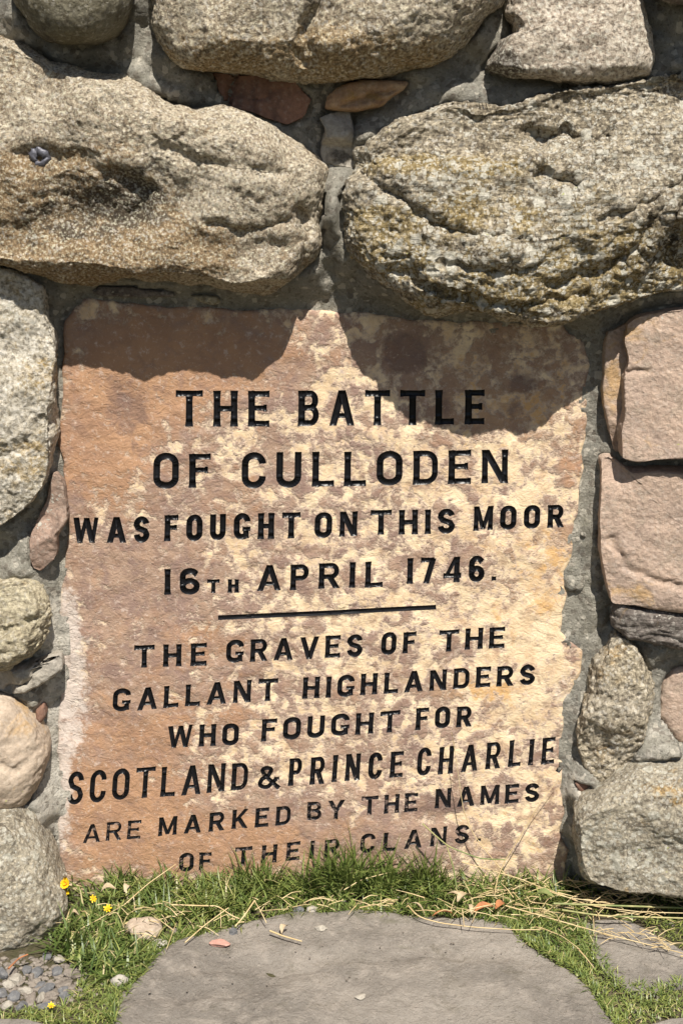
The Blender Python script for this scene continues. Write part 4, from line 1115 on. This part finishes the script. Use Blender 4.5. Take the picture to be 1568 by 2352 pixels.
pebble(274, 2254, .015, .011, .010, M_white, 205, 'pale grey pebble at the left edge of the big flagstone', rough=.25)
pebble(686, 2091, .010, .008, .008, M_gravel_a, 206, 'grey pebble among the grass, left of two by the flagstone top', group=None)
pebble(716, 2090, .011, .008, .007, M_flake, 207, 'rounded light grey pebble right next to the dark grey pebble')
pebble(536, 2143, .008, .007, .009, M_gravel_a, 208, 'small pointed grey stone below the dry stalk', flat=True)
pebble(828, 2289, .010, .008, .003, M_flake, 209, 'tiny pale chip stuck on the big flagstone', h=.005, flat=True)

GRAVEL = [(110, 2195), (72, 2245), (95, 2262), (60, 2275), (135, 2232), (150, 2260), (30, 2290), (18, 2262), (88, 2238), (120, 2288), (146, 2272), (40, 2252), (6, 2282), (75, 2300), (52, 2312), (20, 2312), (100, 2310), (168, 2236), (5, 2240), (130, 2205), (62, 2228), (28, 2234), (150, 2290), (92, 2290), (112, 2270)]
ORD = ['leftmost', 'second', 'third', 'fourth', 'fifth']
_o = sorted(range(25), key=lambda k: GRAVEL[k][1]); GLAB = [''] * 25
for r_ in range(5):
    row = sorted(_o[r_ * 5:r_ * 5 + 5], key=lambda k: GRAVEL[k][0])
    for j_, k_ in enumerate(row):
        GLAB[k_] = '%s gravel chip, %s%s in the %s row under the left boulder' % (('dark grey', 'brown', 'blue grey', 'pale')[k_ % 4], ORD[j_], '' if j_ == 0 else ' from left', ('farthest', 'second farthest', 'middle', 'second nearest', 'nearest')[r_])
rs = random.Random(8)
for i, (px, py) in enumerate(GRAVEL):
    m = (M_gravel_a, M_gravel_b, M_gravel_a, M_flake)[i % 4]
    pebble(px + rs.uniform(-4, 4), py + rs.uniform(-3, 3), rs.uniform(.010, .018), rs.uniform(.008, .013), rs.uniform(.006, .011), m, 300 + i, GLAB[i], 'stone', 'gravel_stone', -.008, 'gravel chips at the lower left', True, rs.uniform(0, 3), sub=2)
# finer gravel between: stuff
def gravel_stuff():
    base = pebble_mesh('g', 5, 1, 1, .7, .2, 1, True)
    bv = np.empty(len(base.vertices) * 3, np.float32); base.vertices.foreach_get('co', bv); bv = bv.reshape(-1, 3)
    bf = np.array([p.vertices[:] for p in base.polygons])
    rs = np.random.RandomState(3); V, F = [], []
    spots = []
    while len(spots) < 420:
        px, py = rs.uniform(-60, 240), rs.uniform(2180, 2350)
        if (px - 60) ** 2 / 150 ** 2 + (py - 2262) ** 2 / 62 ** 2 > 1: continue
        spots.append(on_ground(px, py, -.01))
    while len(spots) < 640:
        px, py = rs.uniform(150, 1568), rs.uniform(2050, 2352)
        p = on_ground(px, py, -.01)
        if any(inside(p[None, :2], f)[0] for f in FLAGS): continue
        spots.append(p)
    k0 = len(spots)
    while len(spots) < k0 + 170:                 # crumbs of grit on the paving, thicker near its edges
        px, py = rs.uniform(260, 1568), rs.uniform(2085, 2352)
        if rs.rand() > np.exp(-max(py - 2100, 0) / 90) + .18: continue
        p = on_ground(px, py, .003)
        if any(inside(p[None, :2], f)[0] for f in FLAGS): spots.append(p)
    for i_, p in enumerate(spots):
        r = rs.uniform(.003, .0085) if i_ < k0 else rs.uniform(.0009, .0028)
        a = rs.uniform(0, 6.28); ca, sa = math.cos(a), math.sin(a)
        v = bv * r * rs.uniform(.7, 1.2, 3)
        v = np.stack([v[:, 0] * ca - v[:, 1] * sa, v[:, 0] * sa + v[:, 1] * ca, v[:, 2]], 1) + p + np.array([0, 0, r * .5])
        F.append(bf + sum(len(x) for x in V)); V.append(v)
    V = np.concatenate(V); z = np.zeros(len(V))
    bpy.data.meshes.remove(base)
    o = link('gravel', mesh_np('gravel', V, [np.concatenate(F)], {'ma': z, 'mb': z, 'mc': z}, False), M_gravel_b)
    tag(o, 'fine gravel and grit scattered over the bare earth', 'gravel', kind='stuff')
gravel_stuff()

# ------------------------------------------------------------------ grass
def blade_strip(root, L, az, lean, curl, w, nseg=5, twist=0.0):
    """curved tapering blade as a strip; returns verts (2*(nseg)+1) and faces"""
    d = np.array([math.cos(az), math.sin(az)])
    side = np.array([-d[1], d[0], 0.0])
    p = np.array(root, float); ang = lean
    c, s = math.cos(twist), math.sin(twist)
    V = []
    for k in range(nseg + 1):
        f = k / nseg
        wd = w * (1 - f ** 1.8) * .5 + 1e-5
        up = np.array([-d[0] * math.cos(ang), -d[1] * math.cos(ang), math.sin(ang)])
        sd = side * c + up * s
        if k < nseg: V += [p - sd * wd, p + sd * wd]
        else: V += [p.copy()]
        p = p + np.array([d[0] * math.sin(ang), d[1] * math.sin(ang), math.cos(ang)]) * L / nseg
        ang += curl / nseg
    return V
def grass_mesh(name, blades, nseg=5):
    V, T = [], []
    nv = 2 * nseg + 1
    for (args, tint) in blades:
        V += blade_strip(*args, nseg=nseg); T += [tint] * nv
    V = np.array(V)
    V[:, 1] = np.where((V[:, 1] > -.016) & (V[:, 2] > .004) & (np.abs(V[:, 0]) < .43), -.016 - (.016 + V[:, 1]) * .15, V[:, 1])
    V[:, 2] = np.maximum(V[:, 2], -.004)
    nb = len(blades); base = (np.arange(nb) * nv)[:, None]
    q = np.concatenate([base + np.array([2 * k, 2 * k + 1, 2 * k + 3, 2 * k + 2]) for k in range(nseg - 1)])
    tr = base + np.array([2 * nseg - 2, 2 * nseg - 1, 2 * nseg])
    h = np.tile(np.repeat(np.linspace(0, 1, nseg + 1), 2)[:-1], nb)
    return mesh_np(name, V, [q, tr], {'tint': T, 'along': h})
t = NT('grass_blade')
c = t.mix(t.ramp(t.attr('tint'), 0, .55), (.075, .125, .028), (.20, .255, .070))
c = t.mix(t.ramp(t.attr('tint'), .5, .75), c, (.30, .33, .09))
c = t.mix(t.ramp(t.attr('tint'), .8, .92), c, (.56, .46, .25))
c = t.mix(t.ramp(t.attr('along'), .75, 1, 0, .35), c, (.32, .30, .12))
t.put(t.b.inputs['Base Color'], c); t.b.inputs['Roughness'].default_value = .42
t.b.inputs['Specular IOR Level'].default_value = .5
tl = t.n('ShaderNodeBsdfTranslucent'); t.put(tl.inputs[0], c)
ms = t.n('ShaderNodeMixShader'); ms.inputs[0].default_value = .28
t.t.links.new(t.b.outputs[0], ms.inputs[1]); t.t.links.new(tl.outputs[0], ms.inputs[2])
t.t.links.new(ms.outputs[0], t.t.nodes['Material Output'].inputs[0])
M_grass = t.m

def scatter(rs, poly_px, n, Lr, wr, lean, tint, flat=0.0, clump=1, curl=(.4, 1.6), over=None):
    out = []
    Pp = np.array(poly_px, float); lo, hi = Pp.min(0), Pp.max(0)
    tries = 0
    while len(out) < n and tries < n * 30:
        tries += 1
        px, py = rs.uniform(lo[0], hi[0]), rs.uniform(lo[1], hi[1])
        if not inside(np.array([[px, py]]), Pp)[0]: continue
        c = on_ground(px, py, 0)
        if c[1] > -.018 and abs(c[0]) < .42: c[1] = rs.uniform(-.06, -.02)
        caz = rs.uniform(0, 2 * math.pi)
        for _ in range(clump):
            r = c + np.array([rs.gauss(0, .005), rs.gauss(0, .004), 0]); r[2] = rs.uniform(-.008, 0)
            az = caz + rs.gauss(0, 1.1)
            le = abs(rs.gauss(lean, .25)) + flat * rs.random()
            tt = min(max(rs.gauss(tint, .24), 0), .78) if rs.random() > .07 else rs.uniform(.8, 1)
            out.append(((r, rs.uniform(*Lr), az, le, rs.uniform(*curl), rs.uniform(*wr), ), tt))
            if rs.random() < .02: pass
    return out
rs = random.Random(12)
def fixargs(bl):
    return [((a[0], a[1], a[2], a[3], a[4], a[5]), t_) for a, t_ in bl]
B = []
# band at the foot of the slab
B += scatter(rs, [(150, 2020), (400, 2005), (700, 1995), (1000, 1990), (1310, 2000), (1300, 2075), (1150, 2095), (980, 2085), (850, 2068), (700, 2070), (640, 2082), (500, 2110), (420, 2140), (330, 2120), (230, 2100), (150, 2090)], 1900, (.030, .088), (.0022, .0046), .55, .38, .4, 3)
B += scatter(rs, [(470, 2000), (640, 1995), (660, 2060), (560, 2100), (430, 2110)], 700, (.036, .072), (.0024, .0046), .35, .45, .3, 3)
# lower left sward
B += scatter(rs, [(150, 2110), (260, 2090), (340, 2110), (330, 2200), (330, 2225), (270, 2255), (190, 2240), (140, 2190), (110, 2165)], 800, (.03, .068), (.0026, .0050), .55, .30, .4, 3)
B += scatter(rs, [(60, 2335), (150, 2300), (200, 2245), (290, 2240), (280, 2280), (262, 2352), (60, 2352)], 900, (.010, .022), (.0014, .0024), .5, .60, .6, 3)
B += scatter(rs, [(0, 2320), (80, 2310), (90, 2345), (0, 2345)], 160, (.010, .020), (.0014, .0022), .5, .6, .6, 3)
# right hand mat, cropped and yellowing
B += scatter(rs, [(1150, 2000), (1310, 1995), (1568, 2050), (1568, 2120), (1500, 2125), (1340, 2105), (1230, 2130), (1160, 2105)], 1300, (.014, .036), (.0016, .0030), .6, .55, .6, 3)
B += scatter(rs, [(1170, 2090), (1290, 2100), (1340, 2125), (1358, 2180), (1386, 2226), (1300, 2212), (1215, 2160)], 700, (.016, .036), (.0016, .003), .6, .38, .5, 3)
B += scatter(rs, [(1270, 2185), (1340, 2180), (1390, 2240), (1460, 2285), (1568, 2270), (1568, 2330), (1470, 2352), (1420, 2370), (1400, 2320), (1350, 2240)], 1000, (.009, .020), (.0013, .0024), .5, .56, .6, 3)
B += scatter(rs, [(1490, 2130), (1600, 2110), (1600, 2190)], 160, (.010, .022), (.0014, .0024), .5, .62, .6, 3)
# foot of the left boulder and a fringe over the flagstone lip
B += scatter(rs, [(330, 2200), (350, 2195), (390, 2175), (440, 2160), (420, 2145), (340, 2165)], 110, (.018, .036), (.0020, .0034), .8, .3, .5, 2)
B += scatter(rs, [(440, 2140), (560, 2112), (660, 2085), (850, 2070), (1000, 2080), (1160, 2100), (1160, 2112), (940, 2098), (700, 2094), (560, 2125), (440, 2158)], 420, (.020, .045), (.0020, .0036), .8, .40, .5, 3)
def rim_fringe(pts, n, L, tint):
    out = []
    for _ in range(n):
        i = rs.randrange(len(pts) - 1); f = rs.random()
        px = pts[i][0] * (1 - f) + pts[i + 1][0] * f + rs.gauss(0, 7); py = pts[i][1] * (1 - f) + pts[i + 1][1] * f + rs.gauss(0, 5)
        r = on_ground(px, py, 0); r[2] = .001
        out.append(((r, rs.uniform(*L), rs.uniform(0, 6.28), abs(rs.gauss(.8, .4)), rs.uniform(.3, 1.5), rs.uniform(.0014, .0028)), min(max(rs.gauss(tint, .2), 0), 1)))
    return out
B += rim_fringe([(262, 2352), (260, 2300), (290, 2262), (330, 2225), (345, 2200), (380, 2168), (450, 2145), (560, 2115)], 900, (.010, .030), .45)
B += rim_fringe([(1160, 2112), (1212, 2162), (1272, 2196), (1340, 2244), (1378, 2290), (1410, 2352)], 800, (.008, .022), .5)
B += rim_fringe([(1344, 2122), (1360, 2180), (1386, 2226), (1419, 2264), (1504, 2280), (1568, 2255)], 500, (.008, .022), .5)
B += rim_fringe([(640, 2098), (760, 2090), (940, 2094), (1060, 2102), (1160, 2112)], 420, (.012, .030), .5)
g = link('grass', grass_mesh('grass', fixargs(B)), M_grass)
tag(g, 'short green grass growing along the foot of the slab and between flagstones', 'grass', kind='stuff')

def tuft(px, py, n, L, spread, label, seed, tint=.42, w=(.0034, .0058)):
    rs = random.Random(seed); bl = []
    c = on_ground(px, py, 0)
    for _ in range(n):
        r = np.array([c[0] + rs.gauss(0, spread), min(c[1] + rs.gauss(0, .008), -.024), -.004]) - 0
        az = rs.choice([0, math.pi]) + rs.gauss(0, .9) if rs.random() < .75 else -math.pi / 2 + rs.gauss(0, .7)
        bl.append(((r, rs.uniform(*L), az, abs(rs.gauss(.25, .25)), rs.uniform(.2, 1.3), rs.uniform(*w)), min(max(rs.gauss(tint, .13), 0), .6)))
    org = np.array([c[0], c[1], 0.0])
    me = grass_mesh('grass_tuft', bl)
    me.transform(__import__('mathutils').Matrix.Translation(Vector(-org)))
    o = link('grass_tuft', me, M_grass, None, org)
    return tag(o, label, 'grass tuft', 'grass tufts at the foot of the slab')
tuft(800, 2045, 120, (.07, .165), .020, 'tallest lush green tuft covering the carved words at the middle of the slab foot', 1)
tuft(735, 2050, 70, (.06, .125), .018, 'green tuft leaning left under the carved word THEIR', 2)
tuft(885, 2045, 90, (.06, .130), .020, 'bright tuft under the carved word CLANS', 3, .4)
tuft(290, 2040, 40, (.045, .075), .02, 'sparse tuft near the lower left corner of the slab', 4, .35)
tuft(395, 2045, 40, (.04, .07), .02, 'thin tuft left of the carved word OF', 5, .38)
tuft(590, 2045, 90, (.065, .115), .022, 'medium tuft below the carved letters T and H', 6, .36)
tuft(980, 2040, 90, (.06, .115), .024, 'dishevelled tuft tangled with a bent straw', 7, .45)
tuft(1160, 2040, 50, (.035, .062), .024, 'low tuft under the pitted lower right part of the slab', 8, .45)
tuft(170, 2190, 30, (.07, .11), .018, 'long flat blades beside the lower left boulder', 9, .2, (.004, .006))
tuft(1330, 2030, 26, (.03, .05), .010, 'dark green weed in the gap beside the lower right boulder', 10, .12, (.003, .005))

# ------------------------------------------------------------------ dry stalks
t = NT('dry_straw')
M_straw = t.done(t.mix(t.ramp(t.noise(30, 4), .35, .65), (.62, .50, .29), (.50, .37, .19)), .6, None, .3)
t = NT('green_straw')
M_stem = t.done(t.mix(t.ramp(t.noise(20, 4), .4, .65), (.16, .20, .07), (.42, .37, .17)), .55, None, .3)
t = NT('dead_leaf')
M_leaf = t.done(t.mix(t.ramp(t.noise(50, 4), .4, .6), (.42, .17, .07), (.28, .12, .06)), .7, None, .3)
t = NT('pale_leaf')
M_pale = t.done(t.mix(t.ramp(t.noise(50, 4), .4, .6), (.48, .39, .26), (.36, .27, .17)), .7, None, .3)
def tube(pts, r0, r1, nseg=6, sub=None):
    P = np.array(pts, float)
    # Catmull-Rom smoothing
    L = np.concatenate([[0], np.cumsum(np.linalg.norm(np.diff(P, axis=0), axis=1))])
    m = max(len(P) * 5, 8); tt = np.linspace(0, L[-1], m)
    Q = np.stack([np.interp(tt, L, P[:, k]) for k in range(3)], 1)
    for _ in range(2): Q[1:-1] = (Q[:-2] + 2 * Q[1:-1] + Q[2:]) / 4
    V = []
    for i in range(m):
        d = Q[min(i + 1, m - 1)] - Q[max(i - 1, 0)]; d /= np.linalg.norm(d) + 1e-9
        a = np.cross(d, [0.13, .3, 1]); a /= np.linalg.norm(a) + 1e-9; b = np.cross(d, a)
        r = r0 + (r1 - r0) * i / (m - 1)
        for k in range(nseg):
            th = 2 * math.pi * k / nseg
            V.append(Q[i] + r * (math.cos(th) * a + math.sin(th) * b))
    idx = np.arange(m * nseg).reshape(m, nseg); nx = np.roll(idx, -1, 1)
    F = np.stack([idx[:-1], nx[:-1], nx[1:], idx[1:]], -1).reshape(-1, 4)
    return np.array(V), F, Q
def stalk(P, label, mat=None, r=(.0014, .0007), name='straw', head=0.0, mode='ground', h=.012, group='dry stalks lying at the foot of the wall', cat='straw'):
    pts = []
    for i, p in enumerate(P):
        if len(p) == 3: hh = p[2]
        else: hh = h
        if mode == 'ground':
            g_ = on_ground(p[0], p[1], hh)
            if g_[1] > -.03: g_ = on_wall(p[0], p[1], .03)
            pts.append(g_)
        else: pts.append(on_wall(p[0], p[1], hh))
    V, F, Q = tube(pts, r[0] * .8, r[1] * .8)
    if head:                                      # thin seed head at the tip
        d = Q[-1] - Q[-4]; d /= np.linalg.norm(d)
        rs_ = random.Random(len(P)); k0 = len(V)
        for k in range(26):
            c_ = Q[-1] + d * head * (k / 26.0 - .5)
            o_ = np.array([rs_.uniform(-1, 1), rs_.uniform(-1, 1), rs_.uniform(-1, 1)]) * .0022
            a_ = c_ + o_; b_ = c_ + o_ * 1.7 + d * .006; c2 = c_ + o_[[1, 2, 0]] * .6
            n0 = len(V)
            V = np.concatenate([V, [a_, c2, b_, (a_ + c2) / 2]]); F = np.concatenate([F, [[n0, n0 + 1, n0 + 2, n0 + 3]]])
    c = np.array(pts[0])
    o = link(name, mesh_np(name, V - c, [F]), mat or M_straw, None, c)
    return tag(o, label, cat, group)
W = 'wall'
stalk([(1040, 1700, .05), (1052, 1780, .048), (1063, 1860, .045), (1085, 1915, .045), (1120, 1960, .05), (1160, 2010, .05)][::-1], 'tall thin straw curving up in front of the words PRINCE CHARLIE', mode=W, r=(.0013, .0006), head=.03)
stalk([(1160, 1975, .05), (1195, 1920, .048), (1235, 1850, .045), (1285, 1785, .04)], 'slanting straw reaching up towards the lower right edge of the slab', mode=W, r=(.0012, .0006))
stalk([(970, 1892, .06), (1000, 1920, .065), (1030, 1945, .07), (1100, 1972, .08), (1160, 1975, .07)], 'bent straw with a sharp knee in front of the word CLANS', M_stem, mode=W, r=(.0018, .0014))
stalk([(1026, 1945, .07), (1040, 1990, .08), (1048, 2040, .09)], 'short upright straw standing below the bent knee', M_stem, mode=W, r=(.0016, .002))
stalk([(1160, 1975, .07), (1142, 2015, .08), (1135, 2055, .09)], 'short straw dropping from the bent straw into the grass', mode=W, r=(.0014, .0012))
stalk([(788, 2045, .02), (830, 2020, .03), (898, 2003, .035)], 'short pale straw through the left of the tallest tuft', r=(.0012, .001))
stalk([(395, 2078), (450, 2080), (500, 2081), (535, 2105), (550, 2110)], 'bent straw lying in the grass above the pink chip', r=(.0018, .0014), h=.03)
stalk([(620, 2138, .018), (650, 2150, .016), (693, 2162, .015)], 'thick broken straw resting on the flagstone, pointing down to the right', r=(.0022, .0014))
stalk([(585, 2068, .045), (560, 2105, .03), (540, 2128, .02)], 'slanting straw forming one side of a narrow fork', r=(.0018, .0016))
stalk([(585, 2070, .045), (600, 2095, .03), (612, 2120, .02)], 'thin straw forming the right side of the narrow fork', r=(.001, .001))
stalk([(425, 2165, .016), (470, 2125, .022), (525, 2085, .034)], 'straight straw slanting up from the flagstone edge', r=(.0014, .0011))
stalk([(286, 2078, .035), (340, 2030, .045), (404, 1985, .06)], 'straight pale straw leaning over the left grass', r=(.0014, .0009))
stalk([(165, 2145, .02), (230, 2110, .03), (300, 2070, .03)], 'long thin straw across the left grass near the yellow flowers', r=(.001, .0007))
stalk([(383, 2180, .016), (392, 2155, .02), (405, 2120, .03)], 'very thin straw beside the tan stone', r=(.0008, .0006))
stalk([(935, 2078, .02), (960, 2106, .018), (1010, 2120, .017), (1090, 2130, .017), (1190, 2136, .017), (1240, 2135, .02)], 'long bowed straw lying across the top of the flagstone', r=(.0016, .0009), head=.02)
stalk([(1060, 1980, .06), (1200, 2020, .05), (1290, 2060, .04), (1400, 2075, .035)], 'long straw running right through the tangled grass', r=(.0013, .0009))
stalk([(1160, 2080, .03), (1300, 2120, .025), (1400, 2148, .02), (1530, 2180, .018), (1568, 2190, .016)], 'long dark straw crossing the right flagstone', r=(.0016, .001))
stalk([(1270, 2075, .035), (1400, 2080, .03), (1500, 2083, .03), (1600, 2086, .03)], 'upper of the bundled green stalks at the right edge', M_stem, r=(.0026, .0022))
stalk([(1290, 2090, .03), (1380, 2104, .03), (1470, 2106, .025), (1600, 2110, .025)], 'lower of the bundled green stalks at the right edge', M_stem, r=(.0024, .0018))
stalk([(1250, 2040, .03), (1350, 2080, .03), (1470, 2095, .03), (1600, 2098, .025)], 'thin dry straw lying over the bundled stalks', r=(.0014, .001))
stalk([(1300, 2020, .03), (1400, 2035, .03), (1500, 2030, .03), (1600, 2033, .03)], 'thin straw lying at the foot of the lower right boulder', r=(.0010, .0008))
stalk([(1325, 2178, .014), (1345, 2200, .014), (1363, 2223, .014)], 'short thick straw in the gap between two flagstones', r=(.002, .0008))
stalk([(1240, 2130, .02), (1290, 2150, .02), (1330, 2180, .018)], 'thin straw ending at the gap between two flagstones', r=(.001, .0008))
stalk([(1355, 2075, .035), (1378, 2060, .04), (1395, 2046, .045)], 'short upright straw at the right in front of the boulder', r=(.001, .0008))
stalk([(20, 2225, .02), (45, 2200, .02), (65, 2192, .025)], 'brown twig at the foot of the lower left boulder', M_leaf, r=(.0022, .0016), name='twig', cat='twig', group=None)

def litter():                                     # small cut bits of hay, too many to count
    rs = random.Random(77); V, F, T = [], [], []
    zones = [([(640, 2060), (1000, 2060), (1200, 2060), (1568, 2040), (1568, 2120), (1200, 2110), (900, 2085), (650, 2090)], 130), ([(150, 2080), (640, 2050), (600, 2120), (350, 2160), (160, 2150)], 45), ([(1040, 1990), (1300, 2000), (1568, 2040), (1400, 2090), (1080, 2060)], 110), ([(1200, 2130), (1400, 2150), (1568, 2200), (1500, 2130)], 30)]
    for z, n in zones:
        z = np.array(z, float); lo, hi = z.min(0), z.max(0); k = 0
        while k < n:
            p = (rs.uniform(lo[0], hi[0]), rs.uniform(lo[1], hi[1]))
            if not inside(np.array([p]), z)[0]: continue
            k += 1
            c = on_ground(p[0], p[1], rs.uniform(.012, .034))
            c[1] = min(c[1], -.03)
            a = rs.gauss(0, .7) + (math.pi if rs.random() < .5 else 0); L = rs.uniform(.012, .055)
            d = np.array([math.cos(a), math.sin(a), rs.uniform(-.25, .25)])
            m = c + d * L * .5 + np.array([0, 0, rs.uniform(0, .006)])
            v, f, _ = tube([c, m, c + d * L], rs.uniform(.0006, .0013), .0005, 4)
            F.append(f + len(V)); V += list(v)
    o = link('straw_litter', mesh_np('straw_litter', np.array(V), [np.concatenate(F)]), M_straw)
    tag(o, 'chopped dry hay strewn over the grass at the foot of the slab', 'straw litter', kind='stuff')
litter()

def leaf(px, py, L, w, az, mat, label, h=.02, name='dead_leaf', cat='leaf', curl=.9, group=None):
    c = on_ground(px, py, h)
    V, n_ = [], 7
    rs = random.Random(int(px * 7 + py))
    for i in range(n_ + 1):
        f = i / n_; wd = w * math.sin(math.pi * (f * .9 + .05)) * .5
        z = .010 * math.sin(f * 3.1) * curl
        for s_ in (-1, -.4, .4, 1):
            V.append((L * (f - .5), wd * s_ + .002 * math.sin(f * 5), z + .35 * abs(s_) * wd * curl + rs.uniform(-.0007, .0007)))
    V = np.array(V); V = np.concatenate([V, V - [0, 0, .0006]])
    idx = np.arange((n_ + 1) * 4).reshape(n_ + 1, 4)
    Q = np.stack([idx[:-1, :-1], idx[1:, :-1], idx[1:, 1:], idx[:-1, 1:]], -1).reshape(-1, 4)
    o = link(name, mesh_np(name, V, [Q, Q[:, ::-1] + (n_ + 1) * 4]), mat, None, c)
    o.rotation_euler = (rs.uniform(-.4, .4), rs.uniform(-.3, .3), az)
    return tag(o, label, cat, group)
leaf(1065, 2065, .045, .016, .9, M_pale, 'pale crumpled leaf in front of the tangled grass', .03)
leaf(1075, 2090, .030, .010, -1.2, M_pale, 'pale upright leaf curl below the crumpled leaf', .025)
leaf(1045, 2062, .04, .012, 2.8, M_pale, 'pale leaf left of the crumpled leaf', .03)
leaf(1110, 2088, .040, .014, .3, M_leaf, 'rust brown leaf right of the pale crumpled leaves', .014)
leaf(1020, 2105, .045, .014, .1, M_leaf, 'rust brown leaf flat on the upper edge of the flagstone', .014)
leaf(1150, 2085, .028, .018, .6, M_leaf, 'small rust leaf under the cut straw', .02)
leaf(955, 2088, .040, .009, -.6, M_pale, 'dried grass head curled at the flagstone top', .02)
leaf(250, 2044, .028, .012, .2, M_pale, 'pale dry leaf near the slab foot at the left', .05)
leaf(172, 2105, .018, .014, .2, M_pale, 'pale curled petal beside the lower left boulder', .02)
leaf(652, 2135, .020, .010, 1.2, M_pale, 'small pale husk on the flagstone edge', .015)
leaf(292, 2044, .016, .012, 1.2, M_pale, 'small white husk in the left grass', .05)
leaf(1250, 2058, .035, .016, -.3, M_stem, 'pale green leaf lying over the cut straw', .035)

# ------------------------------------------------------------------ yellow flowers
t = NT('yellow_petal')
M_yel = t.done(t.mix(t.noise(60, 3), (.80, .46, .01), (.85, .58, .02)), .5, None, .3)
t = NT('orange_centre')
M_yc = t.done((.60, .28, .015), .6)
t = NT('withered_white')
M_wh = t.done(t.mix(t.noise(90, 3), (.66, .62, .54), (.46, .40, .32)), .7)
t = NT('flower_stem')
M_st = t.done((.07, .12, .03), .6)
def flower(px, py, r, label, h, mode='ground', npet=9, up=.25, petal=M_yel, tilt=1.0, group='small yellow flowers at the lower left', seed=0):
    c = on_ground(px, py, h) if mode == 'ground' else on_wall(px, py, .06)
    r *= .82
    root = bpy.data.objects.new('flower', None); COL.objects.link(root)
    base = np.array([c[0], c[1] + .006, 0.0]); root.location = base
    tag(root, label, 'flower', group)
    hc = np.array(c) - base
    rs = random.Random(seed)
    V, F, _ = tube([(0, 0, 0), (hc[0] * .3, hc[1] * .2, hc[2] * .5), tuple(hc)], .0011, .0009, 5)
    link('stem', mesh_np('stem', V, [F]), M_st, root)
    V = []; F = []
    for ring in range(2):
        for k in range(npet):
            a = 2 * math.pi * (k + ring * .5) / npet + rs.uniform(-.1, .1); L = r * (1 - .3 * ring) * rs.uniform(.85, 1.1); w = r * .36
            el = up + .45 * ring + rs.uniform(-.1, .1)
            b0 = len(V)
            for f, ww in ((.1, .3), (.55, 1.0), (.9, .8), (1.0, .35)):
                cx, cy, cz = L * f * math.cos(a) * math.cos(el), L * f * math.sin(a) * math.cos(el), L * f * math.sin(el)
                V += [(cx - w * ww * .5 * math.sin(a), cy + w * ww * .5 * math.cos(a), cz), (cx + w * ww * .5 * math.sin(a), cy - w * ww * .5 * math.cos(a), cz)]
            for q in range(3): F.append((b0 + 2 * q, b0 + 2 * q + 1, b0 + 2 * q + 3, b0 + 2 * q + 2))
    o = link('petals', mesh_np('petals', np.array(V), [np.array(F)]), petal, root, hc); o.rotation_euler = (tilt, rs.uniform(-.3, .3), 0)
    me = pebble_mesh('flower_centre', 3 + seed, r * .33, r * .33, r * .25, .3, 2)
    o = link('flower_centre', me, M_yc, root, hc + np.array([0, -.15 * r, .1 * r])); o.rotation_euler = (tilt, 0, 0)
    return root
flower(152, 2030, .015, up=.7, label= 'largest yellow flower at the foot of the lower left boulder', h=.075, npet=12, tilt=.9, seed=1)
flower(147, 2050, .013, up=.6, label= 'yellow flower just under the largest one', h=.055, npet=11, tilt=1.1, seed=2)
flower(150, 2012, .011, up=1.15, label= 'withered white flower head above the yellow ones', h=.09, npet=13, petal=M_wh, tilt=.7, seed=3, group=None)
flower(215, 2064, .009, 'small yellow flower alone in the left grass', .040, npet=7, seed=4)
flower(248, 2087, .010, 'yellow flower low in the grass, right of the small one', .032, npet=7, tilt=.6, seed=5)
flower(118, 2310, .008, 'tiny yellow flower among the gravel at the bottom left', .015, npet=7, tilt=.4, seed=6)
